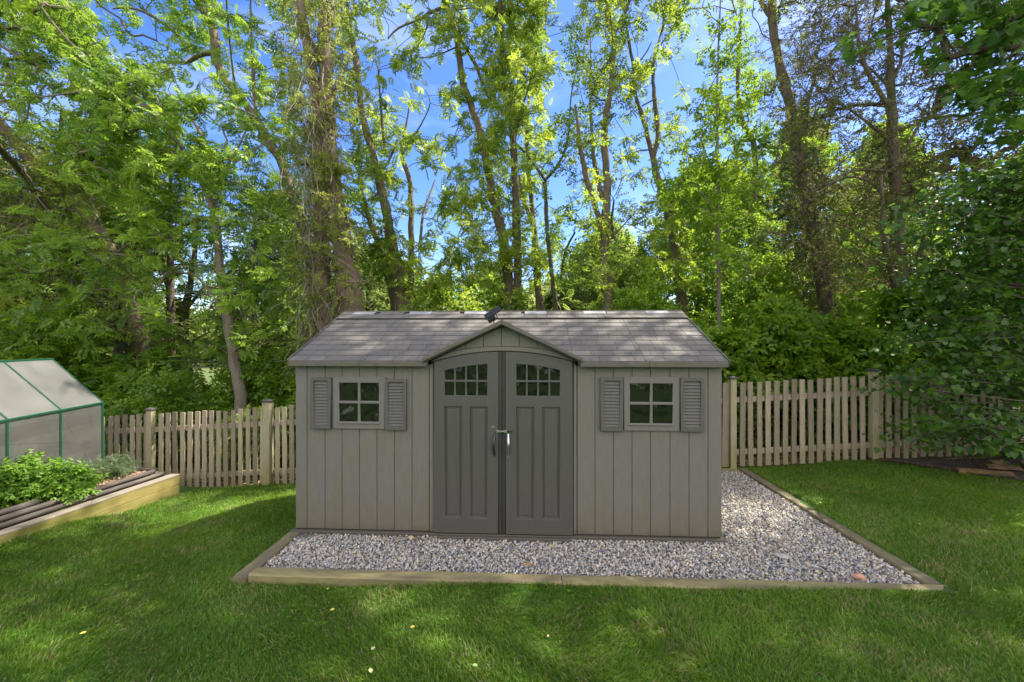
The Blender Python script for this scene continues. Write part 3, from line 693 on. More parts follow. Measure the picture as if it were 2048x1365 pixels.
# ------------------------------------------------------------------ grass
def build_grass():
    n = 640000
    x = rng.uniform(-8.5, 9.8, n); d = 1.75 * (7.3 / 1.75) ** rng.random(n); y = d
    keep = (np.abs(x) < y * 1.36 + 1.5)
    keep &= ~in_pad(x, y, 0.0) & (y < fence_y(x) - .03) & (x > bed_x(y) + .01) & ~((y > mulch_front(x) + rng.normal(0, .05, n)) & (x > 4.9))
    x, y = x[keep], y[keep]; n = len(x)
    z = gz(x, y) + 0.012 * np.sin(x * 2.1 + 1) * np.sin(y * 2.7) - .004
    # patches
    pt = np.sin(x * 1.7 + 2 * np.sin(y * 1.3)) * np.sin(y * 2.3 + 1.5 * np.sin(x * .9)) * .5 + .5
    pt2 = np.sin(x * 5.1 + 3 * np.sin(y * 3.3)) * np.sin(y * 6.3 + 2 * np.sin(x * 4)) * .5 + .5
    h = rng.uniform(.022, .054, n) * (.7 + .55 * pt2) ; wd = rng.uniform(.0016, .0032, n) * (1 + .12 * y)
    phi = rng.uniform(0, 2 * math.pi, n) * .6 + 2.5 * np.sin(x * .8 + y * .6) + 1.2 * np.sin(x*3+y*2.2); lean = rng.uniform(.1, 1.0, n)
    dx, dy = np.cos(phi), np.sin(phi)
    fa = rng.uniform(0, math.pi, n); sx, sy = np.cos(fa), np.sin(fa)
    B = np.stack([x, y, z], -1); Lv = np.stack([dx * lean * h, dy * lean * h, h], -1); S = np.stack([sx * wd, sy * wd, 0 * wd], -1)
    Mi = B + Lv * np.array([.35, .35, .6]); T = B + Lv * np.array([1.1, 1.1, .92])
    V = np.stack([B - S, B + S, Mi + S * .8, Mi - S * .8, T], 1).reshape(-1, 3)
    i = np.arange(n)[:, None] * 5
    F = np.stack([i + np.array([[0, 1, 2]]), i + np.array([[0, 2, 3]]), i + np.array([[3, 2, 4]])], 1).reshape(-1, 3)
    t = np.clip(.15 + .45 * rng.random(n) + .35 * pt, 0, .9)
    pt3 = np.sin(x * 3.1 + 2.2 * np.sin(y * 2.1 + 1)) * np.sin(y * 3.7 + 1.7 * np.sin(x * 2.3)) * .5 + .5
    dry = rng.random(n) < (.05 + .22 * np.clip(pt3 - .6, 0, 1) / .4 + .14 * (pt2 > .78)); t[dry] = 1
    o = np_obj('grass', V, F, L['grass'], None, np.repeat(t, 3))
    tag(o, kind='stuff')
build_grass()

def build_clover():
    n = 15000; x = rng.uniform(-7, 8, n); y = 1.75 * (7.0 / 1.75) ** rng.random(n)
    pt = np.sin(x * 1.9 + 2.4 * np.sin(y * 1.1 + 2)) * np.sin(y * 2.9 + 1.9 * np.sin(x * 1.7)) * .5 + .5
    k = (rng.random(n) < .12 + .9 * (pt > .78)) & (np.abs(x) < y * 1.36 + .3) & ~in_pad(x, y, 0.02) & (y < fence_y(x) - .05) & (x > bed_x(y) + .03) & ~((y > mulch_front(x)) & (x > 4.9))
    x, y = x[k], y[k]; n = len(x); z = gz(x, y) + .035 + rng.uniform(-.012, .012, n)
    a0 = rng.uniform(0, 6.28, n); s = rng.uniform(.006, .011, n); V = []
    for q in range(3):
        a = a0 + q * 2.094; d = np.stack([np.cos(a), np.sin(a), rng.uniform(-.1, .3, n)], -1); p = np.stack([-np.sin(a), np.cos(a), rng.uniform(-.25, .25, n)], -1)
        C = np.stack([x, y, z], -1); S = s[:, None]
        V.append(np.stack([C, C + d * S + p * S * .6, C + d * S * 1.7, C + d * S - p * S * .6], 1))
    V = np.stack(V, 1).reshape(-1, 3)
    o = np_obj('clover', V, np.arange(len(V)).reshape(-1, 4), L['grass'], None, np.clip(np.repeat(rng.normal(.62, .15, n), 3), 0, .9)); tag(o, kind='stuff')
build_clover()
def twig_debris(name, lx, ly, z, n, spread, label, seed):
    r = np.random.default_rng(seed); x, y = w2(lx, ly); T = Tubes()
    for i in range(n):
        c = np.array([r.normal(0, spread), r.normal(0, spread * .35), .006 + .006 * r.random()]); a = r.uniform(0, math.pi); l = r.uniform(.02, .11)
        d = np.array([math.cos(a), math.sin(a) * .6, r.uniform(-.05, .1)]); T.add(np.array([c - d * l, c + r.normal(0, .004, 3), c + d * l]), [.0025, .002, .001], 4)
    o = T.build(name, M['twig']); o.location = (x, y, z); o.rotation_euler = (0, 0, -YAW); tag(o, label, 'twigs', kind='stuff')
twig_debris('fallen_twigs', -.98, -.16, 0.0, 26, .14, 'dry twigs on the gravel by the wall left of the doors', 3)
twig_debris('fallen_twigs', -2.0, -.10, 0.0, 14, .12, 'dry twigs on the gravel by the left corner', 4)
twig_debris('fallen_twigs', 2.6, -.05, 0.0, 14, .16, 'dark twigs on the gravel right of the shed', 6)
def chips(name, n, fn, size, mat, label=None):
    x, y, z = fn(n); n = len(x)
    V0 = np.array([(x_, y_, z_) for x_ in (-1, 1) for y_ in (-.35, .35) for z_ in (-.15, .15)])
    F0 = np.array([(0, 1, 3, 2), (4, 6, 7, 5), (0, 4, 5, 1), (2, 3, 7, 6), (0, 2, 6, 4), (1, 5, 7, 3)])
    s = rng.uniform(.4, 1, n) * size; Rm = rand_rot(n); Rm[:, 2, :2] *= .35
    V = np.einsum('nij,kj->nki', Rm, V0) * s[:, None, None] + np.stack([x, y, z], -1)[:, None]
    F = (F0[None] + (np.arange(n) * 8)[:, None, None]).reshape(-1, 4)
    o = np_obj(name, V.reshape(-1, 3), F, mat, None, np.repeat(rng.random(n), 6)); tag(o, kind='stuff'); return o
def fn_mulch(n):
    x = rng.uniform(4.9, 10.5, n); y = mulch_front(x) + (fence_y(x) + .3 - mulch_front(x)) * rng.random(n) ** 1.2
    return x, y, gz(x, y) + .03
chips('mulch', 9000, fn_mulch, .022, M['chips'])
def fn_litter(n):
    x = rng.uniform(-9, 9.5, n); y = fence_y(x) + rng.uniform(.05, 3.0, n) ** 1
    return x, y, gz(x, y) + .015
chips('leaf_litter', 26000, fn_litter, .045, M['straw'])

# ------------------------------------------------------------------ fence
def build_fence():
    f = empty('picket_fence', (-3.9, 6.98, g1(-3.9, 6.98)))
    tag(f, 'weathered wooden picket fence running across the yard behind the shed', 'fence')
    off = Vector(f.location)
    def base(x): return float(np.interp(x, [-10, -7.1, -5.3, -3.9, 0, 3.4, 5.86, 10], [-.74, -.63, -.535, -.449, -.2, .0, .135, .34]))
    px0 = [-10.6, -8.4, -6.36, -4.25, -2.0, 0.6, 3.58, 5.86, 8.1, 10.2]
    x = -10.6; i = 0; rr = random.Random(5)
    pk = []
    while x < 10.3:
        x += 0.130 if x < -3 else 0.139
        if not (-9.1 < x < 8.3): continue
        if -3.0 < x < 2.75: continue
        if min(abs(x - p) for p in px0) < 0.055: continue
        pk.append(x)
    for x in pk:
        y = float(fence_y(x)); zb = base(x) + rr.uniform(-.012, .012); hw = (.041 if x > 0 else .038) * rr.uniform(.93, 1.05)
        if min(abs(x - p) for p in px0) < 0.12: hw *= 1.25
        th = rr.uniform(-.012, .012)
        m = MB(); H_ = 1.36 + rr.uniform(-.008, .008)
        v = []
        for z, k in ((0, 0), (.45, rr.uniform(-.004, .004)), (.9, rr.uniform(-.004, .004)), (H_, 0)):
            for sx_, sy_ in ((-1, -.009), (1, -.009), (1, .009), (-1, .009)):
                v.append((sx_ * hw + k + th * z, sy_, z))
        F = [(3, 2, 1, 0), (12, 13, 14, 15)] + [(r_ * 4 + q, r_ * 4 + (q + 1) % 4, r_ * 4 + 4 + (q + 1) % 4, r_ * 4 + 4 + q) for r_ in range(3) for q in range(4)]
        m.add(v, F, rr.random())
        o = m.build('picket', M['fence'], f); o.location = Vector((x, y - .02, zb)) - off
    for j, zz in ((0, .23), (1, 1.08)):
        m = MB(); xs = np.linspace(-10.4, 10.2, 60)
        for a, b in zip(xs[:-1], xs[1:]):
            m.bar((a, float(fence_y(a)) + .012, base(a) + zz), (b + .002, float(fence_y(b)) + .012, base(b) + zz), .036, .085, t=.6)
        o = m.build('rail', M['fence'], f); o.location = -off
    for x in px0:
        if -3 < x < 2: continue
        big = abs(x + 4.25) < .01; hw = .065 if big else .048; H_ = 1.47 if big else 1.43
        y = float(fence_y(x)) - (.05 if big else .02); z = base(x)
        p = MB().box(-hw, hw, -hw, hw, -.05, H_).build('post', M['post'], f, bevel=.005)
        p.location = Vector((x, y, z)) - off
        if big: p['label'] = 'taller thicker post left of the shed'
        c = MB().box(-hw - .016, hw + .016, -hw - .016, hw + .016, H_ + .001, H_ + .022)
        k = hw + .016
        c.add([(-k, -k, H_ + .022), (k, -k, H_ + .022), (k, k, H_ + .022), (-k, k, H_ + .022), (0, 0, H_ + .05)], [(0, 1, 4), (1, 2, 4), (2, 3, 4), (3, 0, 4)])
        c.build('post_cap', M['cap'], p)
build_fence()

# ------------------------------------------------------------------ leaves: templates and scattering
def leaflet(base, d, nrm, ln, wd, curl=.12):
    base, d, nrm = map(np.array, (base, d, nrm)); d = d / np.linalg.norm(d); s = np.cross(nrm, d); s /= np.linalg.norm(s) + 1e-9
    m = base + d * ln * .42
    return [base, m + s * wd * .5 + nrm * wd * .16, base + d * ln - nrm * ln * curl, m - s * wd * .5 + nrm * wd * .16]
def pinnate(pairs=5, ln=.34, wd=.15):
    V = []
    def rach(t): return np.array([t, 0, -.22 * t * t])
    for k in range(pairs):
        t = .25 + .62 * k / (pairs - 1); b = rach(t); l_ = ln * (1 - .25 * abs(k - 2) / 3)
        for s in (-1, 1):
            V += leaflet(b, (.45, s * .9, -.18), (0, 0, 1), l_, wd)
    V += leaflet(rach(.9), (1, 0, -.3), (0, 0, 1), ln, wd)
    return np.array(V)
def alternate(k=8, ln=.30, wd=.19, seed=1):
    r = np.random.default_rng(seed); V = []
    for i in range(k):
        t = .12 + .85 * i / (k - 1); s = 1 if i % 2 else -1
        b = np.array([t, 0, -.10 * t * t + .02 * r.normal()])
        dd = np.array([.55 + .2 * r.normal(), s * .8, -.25 + .25 * r.normal()])
        nn = np.array([.3 * r.normal(), .3 * r.normal(), 1]); nn /= np.linalg.norm(nn)
        V += leaflet(b, dd, nn, ln * r.uniform(.75, 1.1), wd * r.uniform(.8, 1.1), .08)
    V += leaflet((.95, 0, -.1), (1, .1, -.2), (0, 0, 1), ln, wd)
    return np.array(V)
def feathery(seed=2):
    r = np.random.default_rng(seed); V = []
    for i in range(16):
        t = .1 + .9 * i / 15; s = 1 if i % 2 else -1
        V += leaflet((t, 0, -.25 * t * t), (.6, s * .9, -.1 + .3 * r.normal()), (0, .3, 1), .22, .045)
    return np.array(V)
def needles(seed=3):
    r = np.random.default_rng(seed); V = []
    for i in range(22):
        d = r.normal(size=3); d[0] = abs(d[0]) + .4; d /= np.linalg.norm(d)
        V += leaflet((r.uniform(0, .8), 0, 0), d, (0, .6, .8), .38, .03)
    return np.array(V)
TPL = {'pin': pinnate(), 'alt': alternate(), 'alt2': alternate(7, .36, .24, 5), 'fea': feathery(), 'nee': needles()}
def big_leaf(kind):
    if kind == 'maple':
        a = [(0, 0), (.18, .42), (.3, .2), (.62, .5), (.6, .2), (1, 0), (.6, -.2), (.62, -.5), (.3, -.2), (.18, -.42)]
    else:
        a = [(.06, 0), (-.04, .2), (.12, .42), (.42, .44), (.75, .2), (1, 0), (.75, -.2), (.42, -.44), (.12, -.42), (-.04, -.2)]
    return np.array([(x, y, -.18 * x * x + .25 * abs(y) * .4) for x, y in a])
def frames(D, up_j, r=rng):
    """rotation matrices with x axis along D and z axis roughly up with jitter"""
    n = len(D); D = D / (np.linalg.norm(D, axis=1)[:, None] + 1e-9)
    up = np.array([0, 0, 1.]) + r.normal(0, up_j, (n, 3))
    y = np.cross(up, D); y /= np.linalg.norm(y, axis=1)[:, None] + 1e-9
    z = np.cross(D, y)
    return np.stack([D, y, z], -1)
def spray(tpl, P, D, size, up_j=.45, r=rng):
    T = TPL[tpl]; n = len(P)
    Rm = frames(D, up_j, r)
    V = np.einsum('nij,kj->nki', Rm, T) * size[:, None, None] + P[:, None]
    return V.reshape(-1, 3)
def quads_of(V): return np.arange(len(V)).reshape(-1, 4)
def tints(nspray, per, centre=.5, sp=.22, r=rng):
    t = np.repeat(np.clip(centre + r.normal(0, sp, nspray), 0.02, .93), per) + r.normal(0, .1, nspray * per)
    return np.clip(t, 0, .94)
def single_leaves(kind, P, D, size, up_j, mat, name, parent, r=rng):
    T = big_leaf(kind); n = len(P); k = len(T)
    V = np.einsum('nij,kj->nki', frames(D, up_j, r), T) * size[:, None, None] + P[:, None]
    o = np_obj(name, V.reshape(-1, 3), np.arange(n * k).reshape(-1, k), mat, parent, np.clip(r.normal(.5, .25, n), 0, .94))
    return o
def foliage(name, tpl, C, size, per, mat, parent, rad=.25, droop=.0, up_j=.45, centre=.5, r=rng, flat=.75):
    """C: clump centres (n,3); per sprays in each"""
    n = len(C)
    if n == 0: return None
    P = np.repeat(C, per, axis=0); m = len(P)
    d = r.normal(size=(m, 3)); d /= np.linalg.norm(d, axis=1)[:, None]
    rr = (np.repeat(rad, per) if hasattr(rad, '__len__') else rad) * r.random(m) ** .45
    off = d * rr[:, None]; off[:, 2] *= flat
    s = (np.repeat(size, per) if hasattr(size, '__len__') else np.full(m, size)) * r.uniform(.5, 1.35, m)
    D = d * np.array([1, 1, .5]) + r.normal(0, .5, (m, 3)); D[:, 2] -= droop
    D /= np.linalg.norm(D, axis=1)[:, None]
    V = spray(tpl, P + off - D * s[:, None] * .5, D, s, up_j, r)
    k = len(TPL[tpl]) // 4
    tc_ = np.repeat(np.clip(centre + r.normal(0, .17, n), .05, .9), per)
    t = np.clip(np.repeat(tc_ + r.normal(0, .1, m), k) + r.normal(0, .07, m * k), 0, .94)
    return np_obj(name, V, quads_of(V), mat, parent, t)
def unp(px, py, Y):
    px, py, Y = np.broadcast_arrays(np.asarray(px, float), np.asarray(py, float), np.asarray(Y, float))
    return np.stack([(px - 1024) / FPX * Y, Y, CAM_H - (py - 682.5) / FPX * Y], -1)

# ------------------------------------------------------------------ the trees behind the fence
# every stem: (px, py, width px) from base upward or from the fork outward, at the tree's own distance
TREES = [
 dict(k='oak', Y=9.4, leaf='vine', tpl='alt', bark='bark_red', label='thick vine covered tree with twin trunks rising behind the shed roof left end',
      st=[[(706, 720, 66), (700, 640, 58), (690, 520, 46), (673, 420, 38), (660, 330, 33), (655, 230, 30), (650, 110, 28), (648, 0, 26), (650, -160, 22), (655, -300, 10)],
          [(646, 720, 42), (643, 600, 38), (645, 480, 32), (640, 380, 26), (636, 300, 24), (632, 200, 21), (618, 110, 19), (602, 20, 17), (588, -110, 12), (580, -220, 7)],
          [(650, 130, 12), (635, 115, 10), (620, 80, 9)], [(640, 330, 12), (638, 180, 12), (625, 110, 9)], [(655, 210, 10), (690, 150, 7), (700, 90, 5)]]),
 dict(k='walnut', Y=12, leaf='ash', tpl='pin', bark='bark', label='leaning pale trunked tree that bends left above the vine covered tree',
      st=[[(640, 640, 26), (625, 520, 24), (600, 430, 22), (580, 370, 21), (556, 310, 20), (530, 265, 19), (510, 238, 19), (490, 205, 18), (466, 180, 18), (440, 145, 18), (428, 112, 20), (435, 90, 19), (428, 60, 18), (412, 25, 17), (385, -5, 15), (350, -90, 10)],
          [(425, 106, 11), (405, 104, 9), (390, 115, 9), (378, 130, 8), (358, 130, 6), (335, 120, 5), (315, 125, 4)],
          [(405, 112, 6), (390, 106, 6), (370, 85, 5), (345, 60, 5), (320, 42, 6), (290, 22, 5), (262, 10, 4), (225, 18, 3)], [(312, 42, 3), (308, 60, 2), (314, 82, 2)],
          [(512, 236, 8), (508, 190, 7), (505, 120, 6), (502, 50, 4), (500, -40, 3)], [(470, 180, 6), (462, 110, 4), (455, 40, 4), (452, -30, 3)]]),
 dict(k='walnut', Y=12, leaf='yellow', tpl='pin', bark='bark', label='slender dark tree leaning left between the vine covered tree and the open sky',
      st=[[(812, 680, 30), (805, 600, 27), (795, 530, 25), (780, 460, 22), (768, 400, 20), (757, 345, 19), (748, 320, 17), (735, 270, 16), (722, 220, 15), (716, 160, 14), (712, 110, 13), (700, 70, 11), (694, 25, 9), (690, -40, 7), (680, -140, 4)],
          [(716, 168, 9), (705, 150, 8), (692, 135, 6)], [(768, 395, 12), (755, 360, 10), (745, 315, 9), (735, 270, 6)], [(775, 330, 5), (790, 300, 5), (795, 280, 4)],
          [(770, 300, 7), (764, 250, 6), (760, 190, 5), (757, 140, 4)]]),
 dict(k='walnut', Y=14, leaf='yellow', tpl='pin', bark='bark', label='thin crooked tree behind the open patch of sky over shed',
      st=[[(820, 700, 18), (820, 600, 16), (822, 500, 14), (823, 430, 13), (822, 370, 12), (815, 345, 11), (800, 310, 9), (803, 290, 5), (815, 240, 4), (820, 200, 3)], [(802, 310, 7), (830, 270, 4), (850, 235, 3), (868, 200, 2), (850, 180, 2)],
          [(822, 425, 4), (815, 415, 3), (812, 400, 3)], [(840, 500, 8), (845, 430, 6), (870, 360, 4)]]),
 dict(k='walnut', Y=13, leaf='ash', tpl='pin', bark='bark', label='low leaning tree just right of the vine covered tree trunk',
      st=[[(800, 680, 22), (785, 580, 20), (765, 510, 17), (745, 455, 14), (733, 420, 11), (728, 395, 8), (715, 340, 5)], [(742, 445, 4), (725, 425, 4), (700, 405, 3)]]),
 dict(k='walnut', Y=12, leaf='yellow', tpl='pin', bark='bark', label='tall leaning tree above the shed gable with a long arching left branch',
      st=[[(1022, 700, 28), (1020, 600, 25), (1012, 510, 23), (998, 440, 21), (985, 390, 20), (974, 330, 18), (965, 280, 16), (945, 220, 14), (925, 165, 14), (920, 120, 14), (914, 80, 14), (905, 45, 13), (893, 15, 12), (882, -20, 10), (862, -120, 6)],
          [(888, 14, 8), (868, 18, 7), (855, 32, 6), (830, 45, 5), (800, 50, 5), (785, 62, 4), (776, 78, 3)], [(918, 70, 6), (930, 95, 8), (945, 115, 9), (958, 140, 8), (965, 170, 7)], [(960, 140, 2), (930, 136, 2)],
          [(912, 95, 4), (890, 105, 3), (868, 118, 3), (842, 116, 2)], [(910, 60, 3), (880, 58, 3), (862, 40, 2)], [(858, 35, 3), (852, 65, 3), (848, 88, 2), (832, 97, 2)],
          [(905, 40, 4), (918, 20, 3), (922, -20, 2)]]),
 dict(k='walnut', Y=11.5, leaf='yellow', tpl='pin', bark='bark_dark', label='straight dark trunked tree rising right of the shed gable peak',
      st=[[(1042, 700, 22), (1037, 600, 19), (1034, 500, 18), (1031, 400, 17), (1029, 330, 16), (1025, 260, 14), (1016, 200, 12), (1008, 140, 11), (1002, 60, 10), (999, -30, 8), (996, -150, 4)], [(1026, 300, 6), (1040, 230, 5), (1062, 160, 4), (1075, 100, 3)]]),
 dict(k='walnut', Y=14, leaf='yellow', tpl='pin', bark='bark_pale', label='pair of pale slender stems right of the straight dark trunk',
      st=[[(1085, 680, 20), (1075, 560, 17), (1070, 480, 15), (1063, 400, 12), (1056, 340, 11), (1054, 280, 9), (1056, 220, 6), (1060, 150, 4)], [(1068, 455, 11), (1055, 420, 10), (1042, 380, 9), (1036, 350, 7)]]),
 dict(k='walnut', Y=12, leaf='ash', tpl='alt', bark='bark_dark', label='small tree forking into a wide dark Y above the shed right roof',
      st=[[(1115, 650, 11), (1105, 560, 10), (1097, 490, 9), (1092, 420, 9), (1090, 365, 9)], [(1090, 362, 6), (1075, 340, 6), (1062, 318, 6), (1045, 300, 5), (1030, 285, 4)],
          [(1090, 362, 6), (1110, 340, 6), (1126, 318, 5), (1135, 290, 5), (1138, 250, 4), (1143, 180, 3), (1160, 110, 2)], [(1122, 560, 6), (1128, 500, 5), (1150, 465, 4)]]),
 dict(k='maple', Y=11, leaf='yellow', tpl='alt', bark='bark', label='sturdy three stemmed tree behind the right half of the shed roof',
      st=[[(1218, 760, 30), (1217, 660, 26), (1213, 560, 23), (1209, 480, 21), (1212, 430, 20), (1215, 370, 18), (1214, 330, 17), (1208, 290, 16), (1209, 250, 15), (1216, 205, 14), (1224, 175, 12), (1226, 120, 11), (1228, 70, 12), (1216, 48, 12), (1212, 30, 10), (1220, -30, 8), (1222, -140, 5)],
          [(1208, 470, 16), (1198, 440, 14), (1185, 395, 13), (1170, 350, 12), (1162, 310, 10), (1158, 270, 8), (1150, 210, 5)], [(1206, 400, 13), (1195, 360, 11), (1187, 320, 10), (1184, 270, 9), (1180, 200, 6), (1182, 120, 5), (1180, 40, 4)],
          [(1187, 345, 6), (1178, 334, 6), (1165, 331, 5)], [(1229, 68, 8), (1240, 40, 7), (1252, 18, 6), (1265, -6, 5), (1290, -80, 3)], [(1230, 470, 4), (1265, 430, 3)]]),
 dict(k='maple', Y=12, leaf='ash', tpl='alt', bark='bark_dark', label='ivy clad thin trunk leaning left beside the three stemmed tree',
      st=[[(1262, 700, 17), (1252, 620, 15), (1243, 570, 13), (1235, 530, 12), (1226, 480, 9), (1222, 445, 7), (1228, 400, 4)]]),
 dict(k='walnut', Y=12, leaf='yellow', tpl='pin', bark='bark', label='tall open tree with two curving stems against the blue sky right of centre',
      st=[[(1365, 640, 24), (1360, 560, 22), (1352, 510, 21), (1345, 460, 19), (1332, 420, 18), (1320, 380, 17), (1312, 345, 15), (1306, 315, 14)],
          [(1306, 318, 10), (1298, 285, 10), (1290, 250, 9), (1285, 230, 9), (1272, 200, 8), (1266, 175, 8), (1269, 140, 7), (1262, 110, 7), (1256, 70, 6), (1250, 35, 5), (1240, -30, 3)],
          [(1306, 318, 12), (1316, 280, 12), (1318, 255, 11), (1312, 220, 11), (1306, 170, 9), (1306, 125, 8), (1315, 95, 6), (1322, 70, 6), (1325, 50, 5), (1343, 35, 4), (1352, 18, 4), (1370, -5, 4), (1390, -60, 3)],
          [(1284, 212, 4), (1300, 203, 4), (1310, 198, 4)], [(1294, 245, 3), (1296, 225, 3), (1295, 215, 2)], [(1268, 135, 4), (1285, 115, 3), (1298, 108, 3), (1303, 85, 2)], [(1300, 300, 3), (1270, 300, 3), (1255, 315, 2), (1235, 325, 2)], [(1315, 285, 2), (1330, 280, 2), (1345, 262, 2)],
          [(1280, 205, 3), (1258, 225, 2), (1245, 245, 2)], [(1322, 88, 3), (1340, 68, 2)]]),
 dict(k='maple', Y=9.2, leaf='maple', tpl='alt2', bark='bark_pale', label='young straight maple with a pole thin grey stem behind the shed right end',
      st=[[(1438, 640, 10), (1437, 560, 9), (1436, 460, 8), (1436, 360, 7), (1434, 260, 6), (1434, 180, 5), (1436, 110, 4), (1440, 30, 3), (1442, -60, 2)], [(1436, 420, 4), (1400, 380, 3), (1370, 360, 2)], [(1436, 380, 4), (1480, 330, 3), (1510, 300, 2)], [(1434, 250, 3), (1400, 230, 2)], [(1435, 210, 3), (1470, 190, 2)]]),
 dict(k='maple', Y=13, leaf='maple', tpl='alt', bark='bark', label='background tree with a pale upper trunk between the young maple and the large leaning trunk',
      st=[[(1505, 640, 18), (1503, 520, 16), (1503, 420, 14), (1512, 340, 12), (1508, 280, 11), (1480, 240, 10), (1475, 160, 8), (1480, 80, 6), (1485, -20, 5)], [(1503, 430, 8), (1478, 380, 6), (1468, 280, 6)], [(1490, 470, 5), (1430, 480, 4), (1400, 440, 3)]]),
 dict(k='oak', Y=9.8, leaf='olive', tpl='alt', bark='bark', label='large trunk curving up to the left over the right part of the fence',
      st=[[(1658, 780, 34), (1655, 700, 30), (1652, 620, 28), (1646, 560, 26), (1636, 490, 26), (1622, 430, 25), (1608, 370, 23), (1597, 320, 22), (1588, 260, 21), (1582, 215, 20), (1568, 165, 19), (1556, 115, 18), (1549, 70, 17), (1545, 30, 16), (1541, -20, 14), (1535, -130, 9)],
          [(1548, 42, 12), (1535, 25, 11), (1520, 5, 9), (1500, -50, 6)], [(1612, 260, 6), (1618, 190, 5), (1640, 120, 4)], [(1600, 330, 6), (1640, 350, 5), (1690, 375, 6), (1710, 430, 3)], [(1640, 500, 6), (1600, 420, 4), (1560, 400, 3)]]),
 dict(k='cedar', Y=8.6, leaf='olive', tpl='alt', bark='bark', label='many branched reddish tree standing behind the right fence post',
      st=[[(1812, 860, 42), (1808, 760, 36), (1804, 680, 33), (1803, 620, 31), (1800, 540, 29), (1797, 460, 26), (1794, 390, 24), (1789, 320, 22), (1785, 260, 20), (1781, 200, 18), (1783, 140, 15), (1780, 80, 13), (1775, 20, 10), (1772, -80, 7)],
          [(1800, 700, 16), (1795, 620, 15), (1788, 560, 13), (1770, 500, 11), (1765, 440, 8), (1762, 350, 6)], [(1782, 222, 12), (1765, 195, 10), (1748, 170, 9), (1722, 120, 8), (1715, 70, 6), (1712, 10, 4)],
          [(1782, 212, 11), (1755, 205, 9), (1720, 205, 7), (1680, 215, 5), (1640, 235, 3)], [(1786, 290, 9), (1755, 262, 7), (1715, 228, 5), (1670, 200, 4)], [(1788, 345, 9), (1755, 342, 8), (1715, 338, 6), (1680, 350, 5), (1640, 385, 3)],
          [(1795, 440, 8), (1765, 390, 7), (1740, 355, 6), (1700, 348, 5), (1660, 365, 4), (1630, 395, 3)], [(1786, 160, 8), (1808, 130, 7), (1816, 90, 6), (1800, 60, 5)], [(1792, 330, 7), (1825, 280, 6), (1850, 220, 4), (1870, 180, 3)],
          [(1804, 570, 11), (1835, 520, 9), (1855, 470, 7), (1845, 420, 5)], [(1790, 260, 5), (1830, 250, 4), (1890, 210, 3)], [(1795, 400, 6), (1850, 330, 5), (1900, 300, 3)], [(1781, 180, 6), (1740, 130, 4), (1700, 115, 3), (1650, 120, 2)], [(1770, 505, 6), (1720, 470, 5), (1690, 450, 3)]]),
 dict(k='walnut', Y=8.4, leaf='ash', tpl='pin', bark='bark_pale', label='smooth grey trunked tree with a spreading crown behind the left fence',
      st=[[(482, 800, 23), (474, 740, 21), (463, 690, 20), (452, 630, 20), (445, 570, 18), (438, 510, 16), (434, 460, 16), (428, 425, 14), (412, 380, 11), (390, 330, 10), (360, 290, 9)],
          [(430, 436, 12), (405, 436, 10), (380, 446, 9), (350, 462, 8), (325, 465, 7), (290, 470, 5), (240, 500, 4)], [(350, 455, 6), (335, 480, 5), (325, 500, 4)],
          [(425, 420, 9), (430, 340, 7), (405, 270, 8), (375, 225, 7), (335, 190, 4)], [(362, 292, 9), (325, 255, 10), (298, 222, 10), (270, 195, 9), (230, 165, 8), (178, 120, 6), (140, 88, 6), (105, 50, 5), (80, 15, 4), (62, -20, 3)],
          [(228, 172, 5), (180, 178, 4), (130, 190, 4), (80, 195, 3)], [(312, 255, 6), (270, 250, 5), (200, 300, 7), (130, 312, 5)], [(428, 370, 5), (470, 310, 6), (490, 265, 4)], [(430, 385, 5), (475, 310, 5), (510, 305, 4), (540, 280, 3)],
          [(452, 640, 10), (430, 590, 8), (410, 565, 7), (395, 555, 4)], [(290, 215, 5), (285, 170, 4)], [(100, 150, 4), (60, 130, 6), (20, 105, 7), (-30, 70, 6)]]),
 dict(k='oak', Y=10.5, leaf='vine', tpl='alt', bark='bark_red', label='thick vine hung trunk leaning in from the left edge of the picture',
      st=[[(300, 760, 26), (270, 640, 26), (235, 540, 26), (195, 460, 27), (160, 415, 28), (130, 385, 27), (95, 350, 27), (60, 315, 27), (30, 280, 26), (0, 250, 26), (-60, 190, 24), (-140, 100, 18)], [(120, 470, 14), (80, 400, 13), (40, 340, 12), (0, 300, 12), (-60, 240, 9)],
          [(60, 420, 5), (52, 350, 4), (30, 330, 3)]]),
 dict(k='oak', Y=13, leaf='ash', tpl='alt', bark='bark_dark', label='dark trunk standing behind the greenhouse gable',
      st=[[(240, 860, 26), (242, 760, 24), (240, 680, 22), (232, 600, 18), (228, 520, 14), (240, 420, 10), (236, 330, 8)], [(240, 700, 10), (270, 640, 7), (290, 600, 5)], [(236, 620, 8), (200, 560, 6)]]),
 dict(k='oak', Y=14, leaf='far', tpl='alt', bark='bark', label='forked pale brown trunk in the sunlit gap behind the left fence',
      st=[[(375, 860, 26), (372, 740, 24), (366, 660, 20), (370, 620, 16), (380, 570, 13), (388, 520, 10), (396, 420, 7)], [(368, 640, 14), (345, 610, 12), (335, 570, 9), (318, 500, 7)], [(372, 620, 8), (400, 585, 7), (420, 560, 5)]]),
 dict(k='oak', Y=12, leaf='ash', tpl='alt', bark='bark_dark', label='dark trunk at the far left above the greenhouse roof',
      st=[[(100, 860, 24), (98, 760, 22), (95, 660, 20), (110, 560, 17), (115, 500, 13), (105, 420, 9), (118, 300, 8), (125, 220, 7)], [(97, 690, 9), (60, 640, 6)], [(105, 590, 8), (150, 540, 6)]]),
]
GRID = ["9981367457732678946652456888899999"[0:32]]
